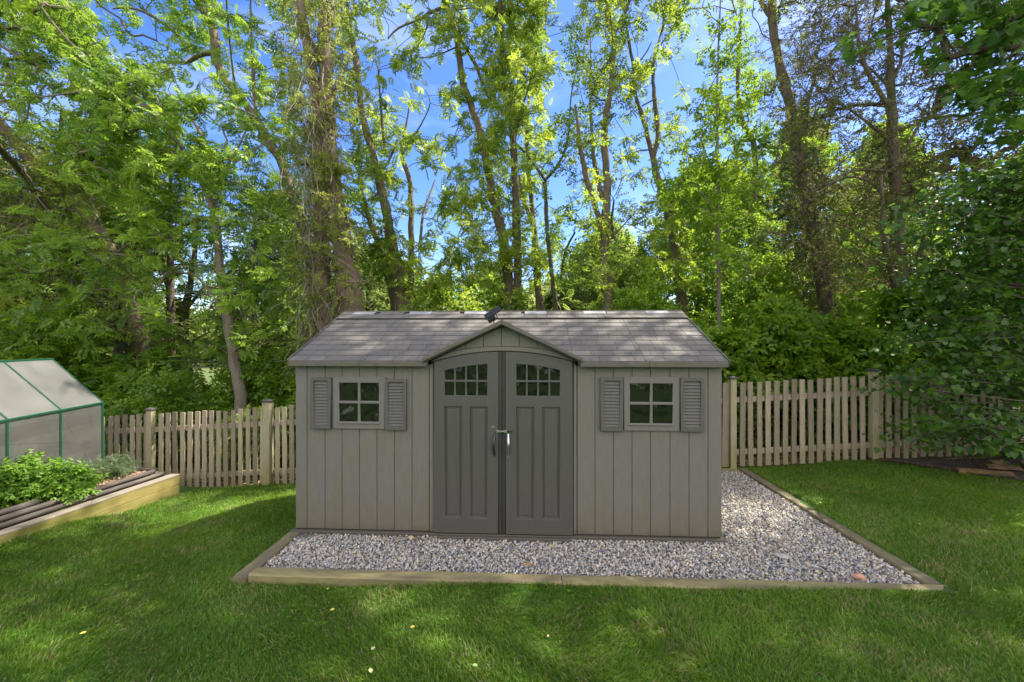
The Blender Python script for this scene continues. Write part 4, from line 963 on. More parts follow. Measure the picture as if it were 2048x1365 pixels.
GRID = [
 "99813674" "58852768" "94677525" "68888999",
 "78951366" "57834548" "93665166" "78887888",
 "65998536" "68844048" "94883167" "79877888",
 "75799877" "78875268" "86743478" "89876888",
 "79999775" "58877648" "86743578" "85688997",
 "89999796" "69985477" "83642698" "67799999",
 "79999877" "79974598" "57656998" "68899999",
 "69988765" "59985599" "99748999" "88999999",
 "98887655" "68999999" "99999999" "99999999",
 "87666567" "60000000" "00000000" "00000000",
 "76655555" "50000000" "00000000" "00000000",
]
ZMAP = {1: .08, 2: .2, 3: .3, 4: .42, 5: .55, 6: .67, 7: .78, 8: .88, 9: .95}
def build_trees():
    skel = []                       # (tree, px, py, width)
    for ti, t in enumerate(TREES):
        for st in t['st']:
            for (a, b) in zip(st[:-1], st[1:]):
                k = max(1, int(math.hypot(a[0] - b[0], a[1] - b[1]) / 12))
                for i in range(k):
                    f_ = i / k; skel.append((ti, a[0] + (b[0] - a[0]) * f_, a[1] + (b[1] - a[1]) * f_, a[2] + (b[2] - a[2]) * f_))
    S = np.array(skel)
    clumps = {i: [] for i in range(len(TREES))}
    r = np.random.default_rng(11)
    rows = len(GRID)
    for ri in range(-3, rows):
        for ci in range(-8, 40):
            c2 = min(max(ci, 0), 31); g = int(GRID[max(ri, 0)][c2])
            if ri < 0: g = max(0, min(9, int(round(g * .8 + 1)))) 
            if g == 0: continue
            if ri >= 9 and ci > 8: continue
            if ri >= 7 and 1 <= c2 <= 30: g = min(g, 8)
            op = ZMAP[g]
            lai = -math.log(1 - op)
            nA = max(1, int(round(6.2 * lai * r.uniform(.8, 1.2))))
            for q in range(nA):
                px = ci * 64 + r.uniform(0, 64); py = ri * 64 + r.uniform(0, 64)
                if 905 < px < 925 and py > 90: pass
                w_ = (S[:, 1] - px) ** 2 + (S[:, 2] - py) ** 2 + (S[:, 2] > py + 60) * 300
                dtree = {}
                best = None
                order = np.argsort(w_)[:60]
                cand = []
                for o_ in order:
                    ti = int(S[o_, 0])
                    if ti not in cand: cand.append(ti)
                ti = cand[0] if (len(cand) == 1 or r.random() < .75) else cand[1]
                Y = TREES[ti]['Y'] + r.normal(0, .85) * (1 if TREES[ti]['Y'] > 9 else .6)
                if ti == 0: Y = TREES[ti]['Y'] + r.normal(0, .6)
                clumps[ti].append((px, py, max(Y, 7.6)))
    for q in range(110):             # leafy lower boughs of the grey tree spread in front of its neighbours
        py = r.uniform(270, 660); px = r.uniform(-60, 430 if py < 560 else 330)
        clumps[16].append((px, py, 8.1 + r.normal(0, .35)))
    for ti, t in enumerate(TREES):
        Y = t['Y']
        base = unp(t['st'][0][0][0], 700, Y); bx = float(base[0]); bz = g1(bx, Y) - .05
        root = empty('tree', (bx, Y, bz)); tag(root, t['label'], 'tree', None)
        off = np.array([bx, Y, bz])
        TB = Tubes(); nodes = []; nrad = []
        rr = np.random.default_rng(100 + ti)
        for si, st in enumerate(t['st']):
            P = np.array([unp(p[0], p[1], Y) for p in st]); w = np.array([p[2] for p in st]) * (.44 if ti else .47) / FPX * Y
            if si == 0:
                P = np.vstack([[P[0][0], Y, bz - .1], P]); w = np.concatenate([[w[0] * 1.35], w])
            elif t['k'] != 'x':
                # limbs leave the trunk towards or away from the viewer
                dep = rr.normal(0, .5) * np.linspace(0, 1, len(P)) ** 1.2 * (np.linalg.norm(P[-1] - P[0]) / 1.5)
                if st[0][2] > 20: dep = dep * .3
                sc = 1 + dep / Y; P = (P - np.array([0, 0, CAM_H])) * sc[:, None] + np.array([0, 0, CAM_H])
            # resample with small wobble
            seg = np.linalg.norm(np.diff(P, axis=0), axis=1); cum = np.concatenate([[0], np.cumsum(seg)])
            m = max(3, int(cum[-1] / .22)); q = np.linspace(0, cum[-1], m)
            PP = np.stack([np.interp(q, cum, P[:, i]) for i in range(3)], -1); ww = np.interp(q, cum, w)
            k2 = np.array([.25, .5, .25])
            for it in range(2):
                PP[1:-1] = PP[:-2] * .25 + PP[1:-1] * .5 + PP[2:] * .25
            PP[1:-1] += rr.normal(0, 1, (m - 2, 3)) * (ww[1:-1, None] * .12)
            ww = ww * (1 + rr.normal(0, .06, m))
            TB.add(PP, ww, 12 if w.max() > .1 else 7)
            nodes += list(PP); nrad += list(ww)
        TB_limb = TB
        nodes = [np.array(n_) for n_ in nodes]
        C = clumps[ti]
        if not C:
            o = TB.build('trunk', M[t['bark']], root); o.location = -off; continue
        C = np.array(C); CP = unp(C[:, 0], C[:, 1], C[:, 2])
        NP = np.array(nodes)
        dist = np.array([np.min(((NP - c) ** 2).sum(1)) for c in CP])
        order = np.argsort(dist)
        nn = np.zeros((len(NP) + 3 * len(CP), 3)); nn[:len(NP)] = NP; cnt = len(NP); n0 = cnt
        par = {}; seglist = []; ends = []
        for oi in order:
            c = CP[oi]
            dd = ((nn[:cnt] - c) ** 2).sum(1) + np.where(nn[:cnt, 2] > c[2] + .3, .25, 0)
            j = int(np.argmin(dd)); a = nn[j].copy()
            m1 = a + (c - a) * .35 + rr.normal(0, .05, 3) + np.array([0, 0, .04]) * np.linalg.norm(c - a); m2 = a + (c - a) * .7 + rr.normal(0, .05, 3)
            nn[cnt] = m1; nn[cnt + 1] = m2; nn[cnt + 2] = c
            par[cnt] = j; par[cnt + 1] = cnt; par[cnt + 2] = cnt + 1; seglist.append((j, cnt, cnt + 1, cnt + 2)); cnt += 3
        load = np.zeros(cnt)
        for s_ in seglist: load[s_[3]] += 1
        for k_ in range(cnt - 1, n0 - 1, -1): load[par[k_]] += load[k_]
        TW = Tubes(); gr = lambda l_: .0045 + .0042 * np.sqrt(l_)
        for s_ in seglist:
            TW.add(nn[list(s_)], [gr(load[s_[1]]), gr(load[s_[1]]), gr(load[s_[2]]), gr(load[s_[3]]) * .8], 5)
        # finest twigs
        for c in CP[::1]:
            for q in range(2):
                d = rr.normal(size=3); d /= np.linalg.norm(d); d[2] *= .6
                TW.add([c, c + d * .14 + rr.normal(0, .02, 3), c + d * .3], [.005, .004, .002], 3)
        TB.V += [v_ for v_ in TW.V]; TB.F += [f_ + TB.n for f_ in TW.F]
        o = TB.build('trunk', M[t['bark']], root); o.location = -off
        per = {'pin': 10, 'alt': 12, 'alt2': 10, 'nee': 5}[t['tpl']]
        sz = {'pin': .33, 'alt': .26, 'alt2': .31, 'nee': .3}[t['tpl']] * (Y / 11) ** .8
        if t['k'] == 'cedar' or t['leaf'] == 'olive': per = 7; sz *= .85
        if ti == 0: sz *= .8; per = 8
        fo = foliage('foliage', t['tpl'], CP, sz, per, L[t['leaf']], root, rad=.29 * Y / 11, droop=.08, up_j=.6, r=rr)
        fo.location = -off
build_trees()

# tangled vines on the thick tree and bare twigs of the right hand trees
def tangle(name, label, Y, path, n, lenr, spread, mat, parent=None, leafn=0, leaf=None, seed=1, down=1.0, rad=(.003, .007), cat='vine'):
    r = np.random.default_rng(seed)
    root = None
    P0 = np.array([unp(p[0], p[1], Y) for p in path])
    root = empty(name, tuple(P0[-1])); tag(root, label, cat)
    off = P0[-1]; T = Tubes(); ends = []
    for i in range(n):
        t = r.uniform(0, len(P0) - 1.001); k = int(t); a = P0[k] + (P0[k + 1] - P0[k]) * (t - k)
        a = a + r.normal(0, 1, 3) * np.array(spread)
        m = 9; Ln = r.uniform(*lenr); d = np.array([r.normal(0, .25), r.normal(0, .25), -down + r.normal(0, .2)])
        pts = [a]
        for j in range(m - 1):
            d = d + r.normal(0, .33, 3); d[2] -= .12 * down; dn = d / np.linalg.norm(d)
            pts.append(pts[-1] + dn * Ln / m)
        w = r.uniform(*rad); T.add(np.array(pts), np.linspace(w, w * .5, m), 3); ends += pts[2::2]
    o = T.build('stems', mat, root, smooth=False); o.location = -off
    if leafn:
        E = np.array(ends); E = E[r.integers(0, len(E), leafn)]
        f = foliage('foliage', 'alt', E, .2, 2, L[leaf], root, rad=.12, r=r, centre=.6); f.location = -off
    return root
tangle('climbing_vine', 'dry grey vine tangle hanging down the thick tree left of the shed roof', 9.2, [(605, 0), (628, 200), (618, 400), (628, 560), (650, 700)], 560, (.5, 2.4), (.16, .22, .25), M['twig_grey'], leafn=650, leaf='vine', seed=21)
tangle('climbing_vine', 'stringy vine wrapped on the main trunk of the thick tree', 9.2, [(648, -60), (655, 230), (668, 420), (688, 600), (700, 700)], 130, (.6, 2.0), (.10, .14, .3), M['twig_grey'], leafn=420, leaf='vine', seed=22, rad=(.004, .010))
tangle('climbing_vine', 'dry vines hanging from the leaning trunk at the left edge', 10.4, [(-60, 300), (40, 370), (120, 450), (200, 520)], 420, (.4, 1.8), (.5, .3, .35), M['twig_grey'], leafn=700, leaf='vine', seed=23)
tangle('climbing_vine', 'brown vines hanging around the large curving trunk over the right fence', 9.7, [(1580, 150), (1600, 330), (1620, 430), (1630, 560), (1600, 640)], 480, (.4, 1.6), (.35, .3, .3), M['twig'], leafn=300, leaf='olive', seed=24)
def bare_twigs():
    r = np.random.default_rng(31)
    Y = 8.9
    root = empty('dead_branches', tuple(unp(1660, 250, Y))); tag(root, 'dense brown mesh of bare twigs between the two right hand trunks', 'branches', kind=None)
    off = unp(1660, 250, Y); T = Tubes()
    for i in range(1150):
        px, py = r.uniform(1560, 1900), r.uniform(-60, 420)
        if r.random() < .35: px, py = r.uniform(1590, 1720), r.uniform(20, 200)
        a = unp(px, py, Y + r.normal(0, .7)); ang = r.normal(0.5, .35) + (math.pi if r.random() < .35 else 0)
        d = np.array([math.cos(ang), r.normal(0, .4), math.sin(ang)]); pts = [a]; Ln = r.uniform(.35, 1.1)
        for j in range(5):
            d = d + r.normal(0, .18, 3); pts.append(pts[-1] + d / np.linalg.norm(d) * Ln / 5)
        w = r.uniform(.0025, .006); T.add(np.array(pts), np.linspace(w, w * .4, 6), 3)
        for j in (2, 3, 4):
            d2 = d + r.normal(0, .8, 3); d2 /= np.linalg.norm(d2)
            T.add(np.array([pts[j], pts[j] + d2 * .12, pts[j] + d2 * .22 + r.normal(0, .02, 3)]), [w * .5, w * .4, w * .25], 3)
    o = T.build('stems', M['twig'], root, smooth=False); o.location = -off
bare_twigs()

# ------------------------------------------------------------------ shrubs and background trees
def shrub(name, label, c, rad, n, size, tpl, leaf, seed, cat='shrub', group=None, per=6, stems=9, centre=.5, crad=.2, droop=.1, kind=None, up_j=.5):
    r = np.random.default_rng(seed); x, y = c[0], c[1]; z = g1(x, y) - .03
    root = empty(name, (x, y, z)); tag(root, label, cat, group, kind)
    d = r.normal(size=(n, 3)); d /= np.linalg.norm(d, axis=1)[:, None]
    q = d * (r.random(n) ** .42)[:, None] * np.array(rad); q[:, 2] = q[:, 2] + rad[2] * .95
    ph = r.uniform(0, 6.28, 5)
    q[:, 2] *= 1 + .14 * np.sin(q[:, 0] * 3.1 + ph[0]) + .1 * np.sin(q[:, 1] * 4 + ph[1])
    q = q[q[:, 2] > .05]
    T = Tubes()
    for i in range(stems):
        e = q[r.integers(0, len(q))]; T.add(np.array([(e[0] * .1, e[1] * .1, -.05), e * np.array([.4, .4, .45]) + r.normal(0, .05, 3), e * np.array([.8, .8, .75]) + r.normal(0, .05, 3), e]), [.022, .016, .01, .004], 5)
    T.build('stems', M['twig'], root)
    foliage('foliage', tpl, q, size, per, L[leaf], root, rad=crad, droop=droop, r=r, centre=centre, up_j=up_j)
    return root
# left, behind the fence
shrub('shrub', 'bright green bush leaning over the left fence beside the low shrubs', (-4.9, 7.75), (.75, .5, .62), 200, .30, 'pin', 'ash', 41, centre=.65)
shrub('shrub', 'dark bush behind the fence between greenhouse and first post', (-7.2, 8.3), (1.1, .7, .95), 300, .28, 'alt', 'ash', 42, centre=.35)
shrub('shrub', 'tall dark shrub behind the left fence below the grey trunked tree', (-5.6, 9.2), (1.3, .8, 1.25), 420, .3, 'alt', 'maple', 43, centre=.35)
shrub('shrub', 'dark bush against the left corner of the shed behind the fence', (-3.7, 8.4), (1.0, .6, 1.05), 360, .28, 'alt', 'maple', 44, centre=.4)
shrub('shrub', 'broad deep green shrub left of the shed roof, behind the thick tree', (-4.2, 10.0), (1.5, .9, 1.7), 520, .3, 'alt', 'dark', 45, centre=.6)
shrub('shrub', 'sunlit shrub rising behind the greenhouse roof end', (-8.9, 9.6), (1.5, .8, 1.3), 420, .32, 'pin', 'ash', 46, centre=.5)
shrub('shrub', 'bushy sapling at far left above the greenhouse roof', (-11.0, 9.4), (1.4, .8, 1.9), 420, .34, 'pin', 'ash', 47, centre=.5)
# right, behind the fence
shrub('shrub', 'leafy shrub directly right of the shed roof eave', (3.9, 7.5), (1.0, .55, 1.12), 420, .34, 'alt2', 'maple', 51, centre=.45, crad=.2)
shrub('shrub', 'dense round leaved shrub above the middle of the right fence', (5.3, 7.7), (1.15, .6, 1.25), 520, .36, 'alt2', 'maple', 52, centre=.4)
shrub('shrub', 'tall leafy shrub behind the reddish tree at right', (7.0, 8.0), (1.3, .7, 1.35), 460, .36, 'alt2', 'dark', 53, centre=.6)
shrub('shrub', 'higher shrub peeping over the shed ridge right end', (3.2, 9.3), (1.6, .8, 1.75), 520, .32, 'alt', 'maple', 54, centre=.6)
shrub('shrub', 'dark tall shrub between the two right hand trunks', (6.2, 9.8), (1.7, .9, 1.9), 520, .34, 'alt', 'maple', 55, centre=.4)
shrub('shrub', 'deep green shrub at the right edge behind the fence', (9.4, 8.2), (1.8, .8, 1.9), 560, .38, 'alt2', 'dark', 56, centre=.5)
# behind the shed roof
for i, (x, y, rz_, lab) in enumerate([(-1.9, 10.0, 1.7, 'bush showing over the shed ridge beside the thick tree'), (-.1, 10.4, 1.75, 'flowering light bush over the shed gable'), (1.6, 10.0, 1.7, 'bright bush over the ridge left of the three stemmed tree'), (2.7, 11.2, 1.9, 'far bush right of the three stemmed tree')]):
    shrub('shrub', lab, (x, y), (1.35, .8, rz_), 480, .30, 'alt', 'yellow' if i != 3 else 'maple', 60 + i, centre=.35)
# background trees, row by row
BG = [(-17, 12, 10), (-20, 9, 9), (-16, 8.6, 8), (-24, 13, 10), (15, 10, 10), (18, 7.5, 9), (20, 12, 11), (-27, 20, 12), (26, 20, 12), (-13.5, 14, 9.5), (-9.5, 16, 8.5), (-6.3, 17, 6.6), (-12, 21, 9.0), (-3.0, 16, 5.2), (-.6, 19, 6.0), (1.8, 17, 5.0), (4.4, 18, 7.6), (7.4, 16, 9.2), (11, 15, 10.5), (15, 16, 11), (-18, 17, 11), (-1.5, 24, 7.2), (6, 25, 10), (13, 24, 13), (19, 20, 13), (2.6, 25, 6.8), (-8, 25, 8.5)]
def bg_tree(i, x, y, h):
    r = np.random.default_rng(200 + i); z = g1(x, y) - .1
    root = empty('background_tree', (x, y, z)); tag(root, 'leafy background tree standing in the woods beyond the fence', 'tree', 'background trees in the woods')
    T = Tubes(); T.add(np.array([(0, 0, -.2), (.1, 0, h * .3), (.15, .1, h * .6), (.1, 0, h * .85)]), [.2, .16, .1, .04], 8)
    n = int(330 * (h / 8)); wd = 2.3 * y / 17
    t = r.random(n) ** .8; ang = r.uniform(0, 6.283, n); rad = wd * np.sin(np.clip(t * .9 + .12, 0, 1) * math.pi) ** .6 * r.random(n) ** .4
    q = np.stack([rad * np.cos(ang), rad * np.sin(ang) * .8, .4 + t * (h - .4)], -1)
    for k in range(40):
        e = q[r.integers(0, n)]; zz = max(.3, e[2] - .3 * math.hypot(e[0], e[1]) - .2); T.add(np.array([(.1, 0, zz), (e[0] * .5, e[1] * .5, (zz + e[2]) / 2 + .1), e]), [.045, .025, .01], 4)
    T.build('trunk', M['bark'], root)
    foliage('foliage', 'alt' if i % 3 else 'pin', q, .55 * (y / 17) ** .7, 6, L[('far', 'yellow', 'ash', 'far')[i % 4]] if x < 7 else L[('maple', 'ash')[i % 2]], root, rad=.5, r=r, droop=.2)
for i, b in enumerate(BG): bg_tree(i, *b)
def pine(i, x, y, h, label):
    r = np.random.default_rng(300 + i); z = g1(x, y) - .1
    root = empty('pine_tree', (x, y, z)); tag(root, label, 'tree')
    T = Tubes(); T.add(np.array([(0, 0, -.2), (0, 0, h * .5), (0, 0, h)]), [.16, .1, .02], 8); Q = []
    for k in range(int(h * 4)):
        zz = h * (.22 + .76 * k / (h * 4)); ln = (h - zz) * .28 + .5; a = r.uniform(0, 6.28)
        e = np.array([ln * math.cos(a), ln * math.sin(a), zz + .1 * ln]); T.add(np.array([(0, 0, zz), e * np.array([.5, .5, 1]) , e]), [.03, .02, .008], 4)
        for t in np.linspace(.3, 1, 7): Q.append(np.array([e[0] * t, e[1] * t, e[2]]) + r.normal(0, .09, 3))
    T.build('trunk', M['bark_dark'], root)
    foliage('foliage', 'nee', np.array(Q), .42, 3, L['pine'], root, rad=.16, r=r)
pine(0, -9.4, 14.6, 9.0, 'dark pine with flat branches in the gap left of the thick tree')
pine(1, -10.8, 12.6, 9.5, 'pine with a pale upper trunk showing behind the left crown')
pine(2, -17.5, 15, 9.5, 'blue green pine at the far left edge above the greenhouse')
def far_woods():
    r = np.random.default_rng(77); n = 5200
    x = r.uniform(-75, 75, n); y = 46 + r.uniform(-4, 6, n); h = 7.5 + 2.5 * np.sin(x * .21) + 1.5 * np.sin(x * .53 + 1) + np.clip((x - 5) * .12, 0, 6)
    z = -1.5 + h * r.random(n)
    C = np.stack([x, y, z], -1)
    o = foliage('far_woods', 'alt2', C, 1.6, 5, L['far'], None, rad=1.3, r=r); tag(o, kind='stuff')
far_woods()

# ------------------------------------------------------------------ yard trees beside and behind the camera (their shade falls on the lawn)
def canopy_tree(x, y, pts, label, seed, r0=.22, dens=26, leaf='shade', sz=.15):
    r = np.random.default_rng(seed); z = g1(x, y) - .1
    root = empty('maple_tree', (x, y, z)); tag(root, label, 'tree')
    off = np.array([x, y, z]); T = Tubes()
    T.add(np.array([(x, y, z - .1), (x + .1, y, z + 2.5), (x, y + .1, z + 5), (x - .1, y, z + 9), (x - .1, y, z + 14.5)]), [r0 * 1.3, r0, r0 * .85, r0 * .55, r0 * .2], 12)
    P, D = [], []
    for (cx_, cy_, cz_, cr) in pts:
        c = np.array([cx_, cy_, cz_]); zz = min(cz_ - .3 * math.hypot(cx_ - x, cy_ - y), z + 14); zz = max(zz, z + 1.4)
        a = np.array([x, y, zz]); m_ = (a + c) / 2 + r.normal(0, .15, 3) + np.array([0, 0, .2])
        T.add(np.array([a, m_, c]), [.07, .05, .02], 7)
        n = int(dens * cr ** 2 * 4)
        d = r.normal(size=(n, 3)); d /= np.linalg.norm(d, axis=1)[:, None]
        q = c + d * (r.random(n) ** .5)[:, None] * np.array([cr, cr, cr * .5])
        for k in range(0, n, max(1, n // 14)): T.add(np.array([c, (c + q[k]) / 2 + r.normal(0, .06, 3), q[k]]), [.02, .012, .005], 4)
        P.append(q); D.append(d * np.array([1, 1, .3]) + r.normal(0, .6, (n, 3)) - np.array([0, 0, .2]))
    P, D = np.concatenate(P), np.concatenate(D)
    o = T.build('trunk', M['bark_dark'], root); o.location = -off
    f = single_leaves('maple', P, D, r.uniform(.7, 1.25, len(P)) * sz, .35, L[leaf], 'foliage', root, r); f.location = -off
    return root
r_ = np.random.default_rng(5)
ptsA = []
for k in range(82):
    ptsA.append((r_.uniform(3.0, 14.5), r_.uniform(3.4, 8.0), r_.uniform(12.5, 15.5), r_.uniform(.9, 1.45)))
for k in range(9): ptsA.append((r_.uniform(3.6, 7.6), r_.uniform(7.8, 9.0), r_.uniform(13, 15), r_.uniform(.5, .9)))
ptsA += [(r_.uniform(8.2, 12), r_.uniform(2, 6.5), r_.uniform(4.5, 12), r_.uniform(.7, 1.1)) for _ in range(22)]
ptsA += [(5.6, 4.9, 6.6, .55), (6.2, 4.9, 6.0, .55), (6.5, 4.8, 5.2, .5), (6.7, 5.0, 7.0, .7), (5.2, 5.0, 6.9, .4), (6.9, 5.0, 4.4, .55), (7.2, 5.2, 5.6, .8), (7.6, 5.0, 3.6, .8)]
canopy_tree(9.6, 4.2, ptsA, 'maple just outside the right edge whose leafy branches hang into the upper right corner', 81)
# crooked bare limb of the right maple that crosses the upper right corner
def crooked_limb():
    T = Tubes(); Y = 5.2
    P = np.array([unp(p[0], p[1], Y + p[3]) for p in [(2140, 70, 0, .1), (2050, 92, 0, .05), (1985, 98, 0, 0), (1935, 104, 0, 0), (1893, 118, 0, 0)]])
    T.add(P, [.07, .058, .05, .045, .04], 10)
    P = np.array([unp(*p) for p in [(1893, 118, Y), (1890, 92, Y), (1880, 62, Y), (1862, 50, Y + .1), (1830, 44, Y + .2), (1795, 38, Y + .3)]])
    T.add(P, [.042, .034, .03, .026, .022, .014], 9)
    P = np.array([unp(*p) for p in [(1875, 56, Y), (1890, 42, Y), (1905, 25, Y + .1), (1930, -20, Y)]]); T.add(P, [.02, .016, .012, .008], 6)
    r = np.random.default_rng(9); Q = []
    for (cx_, cy_, n, s) in [(1950, 30, 90, 60), (2010, 60, 120, 60), (1840, 20, 40, 40), (1900, 20, 60, 40), (1990, 150, 110, 60), (1940, 180, 90, 60), (2020, 220, 110, 60), (1870, 110, 25, 25), (1700, 90, 22, 22), (1750, 75, 10, 16), (2000, 0, 110, 60)]:
        c = unp(cx_ + r.normal(0, s * .6, n), cy_ + r.normal(0, s * .5, n), Y + r.normal(0, .35, n)); Q.append(c)
        m = c.mean(0); e = P[0] if cx_ < 1990 else unp(2040, 92, Y)
        T.add(np.array([e, (e + m) / 2 + r.normal(0, .05, 3), m]), [.014, .01, .006], 5)
    Q = np.concatenate(Q); root = [o for o in bpy.data.objects if o.name.startswith('maple_tree')][0]; off = np.array(root.location)
    o = T.build('limb', M['bark_dark'], root); o.location = -off
    D = r.normal(0, .6, (len(Q), 3)) + np.array([-.4, -.2, -.5])
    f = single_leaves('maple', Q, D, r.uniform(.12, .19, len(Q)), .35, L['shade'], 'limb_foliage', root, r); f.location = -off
crooked_limb()
# redbud with heart leaves on the right, in front of the fence
def redbud():
    r = np.random.default_rng(91); x0, y0 = 8.3, 5.6; z0 = g1(x0, y0)
    root = empty('redbud_tree', (x0, y0, z0)); tag(root, 'redbud with heart shaped leaves drooping over the right end of the fence', 'tree')
    off = np.array([x0, y0, z0]); T = Tubes(); Q = []
    T.add(np.array([(x0, y0, z0 - .1), (x0 - .2, y0, z0 + 1.0), (x0 - .4, y0, z0 + 2.2), (x0 - .5, y0 + .1, z0 + 4.2)]), [.07, .06, .05, .03], 9)
    spots = []
    for k in range(215):
        py = r.uniform(330, 905); lo = np.interp(py, [330, 420, 500, 560, 620, 700, 760, 820, 860, 905], [1960, 1840, 1800, 1850, 1870, 1800, 1770, 1790, 1830, 1880]); px = lo + (2120 - lo) * r.random() ** .8
        spots.append((px, py, r.uniform(4.9, 6.2)))
    spots += [(1800, 440, 5.0), (1790, 760, 5.5), (1810, 700, 5.6), (1830, 880, 5.5), (1840, 470, 5.1)]
    for (px, py, Y) in spots:
        c = unp(px, py, Y); zs = min(max(c[2] - .3, z0 + .6), z0 + 4.0); a = np.array([x0 - .3, y0, zs])
        m = (a + c) / 2 + r.normal(0, .08, 3) + np.array([0, 0, .12]); T.add(np.array([a, m, c, c + np.array([-.15, -.03, -.1])]), [.014, .009, .005, .003], 5)
        n = r.integers(30, 50) if r.random() < .93 else 8
        q = c + r.normal(0, 1, (n, 3)) * np.array([.22, .2, .07]); Q.append(q)
    Q = np.concatenate(Q); Q = Q[Q[:, 2] > gz(Q[:, 0], Q[:, 1]) + .12]
    o = T.build('trunk', M['bark_dark'], root); o.location = -off
    D = r.normal(0, .5, (len(Q), 3)) + np.array([-.5, -.35, -.35])
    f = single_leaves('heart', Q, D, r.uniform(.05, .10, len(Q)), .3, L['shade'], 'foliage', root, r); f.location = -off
redbud()
# trees behind the camera: what the windows mirror
for i, (x, y, h) in enumerate([(-12, -17, 4.5), (-5, -18, 5), (1, -17, 4.2), (7, -18, 5), (14, -16, 4.5), (-18, -10, 5)]):
    r = np.random.default_rng(400 + i); root = empty('yard_tree', (x, y, g1(x, y))); tag(root, 'tree at the house side of the yard behind the camera', 'tree', 'trees behind the camera')
    T = Tubes(); T.add(np.array([(0, 0, -.2), (.1, 0, h * .5), (0, 0, h * .9)]), [.2, .14, .04], 8)
    n = 260; q = r.normal(size=(n, 3)); q /= np.linalg.norm(q, axis=1)[:, None]; q = q * np.array([3, 2, h * .46]) * (r.random(n) ** .4)[:, None] + np.array([0, 0, h * .52])
    for k in range(20): e = q[r.integers(0, n)]; T.add(np.array([(0, 0, e[2] * .7), e * .6 + np.array([0, 0, e[2] * .3]), e]), [.05, .03, .01], 4)
    T.build('trunk', M['bark'], root); foliage('foliage', 'alt2', q, .9, 5, L['maple'], root, rad=.6, r=r)

# ------------------------------------------------------------------ raised bed
BD = np.array([0.31, 2.02]); BD = BD / np.linalg.norm(BD); BN = np.array([BD[1], -BD[0]])     # along the bed, towards the lawn
B0 = np.array([-5.38, 6.45]); BANG = math.atan2(-BD[0], BD[1])
def build_bed():
    root = empty('raised_bed', (B0[0], B0[1], -.40), BANG); tag(root, 'long raised garden bed of yellow timber boards edged with dark round logs', 'raised bed')
    # local frame: x towards the lawn (0 = outer face), y along away from the camera (0 = far corner), z from -.40
    rr = random.Random(8); zt = .283
    w = MB()
    for (a, b) in ((-.06, .135), (.139, .281)):
        w.box(-.05, 0, -5.2, 0, a, b, rr.random())
    w.box(-1.3, -.052, -.05, 0, -.06, .135); w.box(-1.3, -.052, -.05, 0, .139, .281)
    w.build('side_board', M['bedwood'], root, bevel=.004)
    c = MB().box(-.075, .004, -5.2, .004, .282, .302).box(-.155, -.078, -5.2, -.0, .280, .300); c.build('top_board', M['greywood'], root, bevel=.003)
    for (x, z, r0, y1) in ((-.19, .335, .034, -.10), (-.235, .398, .036, -.16), (-.30, .45, .036, -1.55), (-.19 - .03, .30, .03, -.1)):
        n = 26; pts = [(x + rr.uniform(-.003, .003), y1 - (5.1 + y1) * i / (n - 1), z + rr.uniform(-.002, .002)) for i in range(n)]
        MB().tube(pts, [r0 * rr.uniform(.96, 1.04) for _ in pts], 12).build('edge_log', M['log'], root, smooth=True)
    MB().tube([(-.2, -.19, .40), (-.5, -.18, .40), (-.8, -.185, .40), (-1.2, -.18, .40)], .034, 12).build('edge_log', M['log'], root, smooth=True)
    # soil
    xs = np.linspace(-1.3, -.22, 16); ys = np.linspace(-5.2, -.2, 60); X, Y = np.meshgrid(xs, ys)
    Z = .355 + .03 * np.sin(X * 5 + Y * 3) * np.sin(Y * 4.3) + .05 * np.sin((X + 1.3) / 1.08 * math.pi)
    i = (np.arange(59)[:, None] * 16 + np.arange(15)[None]).ravel()
    np_obj('soil', np.stack([X, Y, Z], -1).reshape(-1, 3), np.stack([i, i + 1, i + 17, i + 16], -1), M['soil'], root, None, True)
    return root
bed = build_bed()
def bedpt(x, y, z): 
    p = B0 + BN * x + BD * y
    return np.array([p[0], p[1], -.40 + z])
def fn_straw(n):
    x = rng.uniform(-1.1, -.3, n); y = np.where(rng.random(n) < .7, rng.uniform(-1.6, -.25, n), rng.uniform(-4, -.25, n)); p = B0 + BN * x[:, None] + BD * y[:, None]
    return p[:, 0], p[:, 1], -.40 + .40 + 0 * x + rng.uniform(-.01, .02, n)
chips('straw_mulch', 2600, fn_straw, .02, M['straw'])
def bed_plant(name, label, px, py, Y, zb, rad, n, size, tpl, leaf, seed, centre=.6, per=6, crad=.07):
    r = np.random.default_rng(seed); c = unp(px, py, Y); root = empty(name, (c[0], c[1], zb)); tag(root, label, 'plant')
    d = r.normal(size=(n, 3)); d /= np.linalg.norm(d, axis=1)[:, None]; q = d * (r.random(n) ** .4)[:, None] * np.array(rad); q[:, 2] = np.abs(q[:, 2] + rad[2] * .5)
    T = Tubes()
    for k in range(26): e = q[r.integers(0, n)]; T.add(np.array([(e[0] * .15, e[1] * .15, -.02), e * .55, e]), [.006, .005, .003], 4)
    T.build('stems', L[leaf], root); foliage('foliage', tpl, q, size, per, L[leaf], root, rad=crad, r=r, centre=centre, up_j=.4)
bed_plant('leafy_plant', 'lush bright green leafy plant filling the near part of the bed', 60, 960, 5.15, -.05, (.36, .40, .47), 130, .15, 'alt2', 'bed', 501)
bed_plant('leafy_plant', 'bright green leafy plant spreading toward the round logs in the bed', 130, 975, 5.35, -.05, (.33, .34, .28), 110, .14, 'alt2', 'bed', 502, .5)
bed_plant('leafy_plant', 'bright leafy plant at the left edge of the picture in the bed', -60, 985, 4.9, -.05, (.35, .4, .36), 100, .15, 'alt2', 'bed', 503, .7)
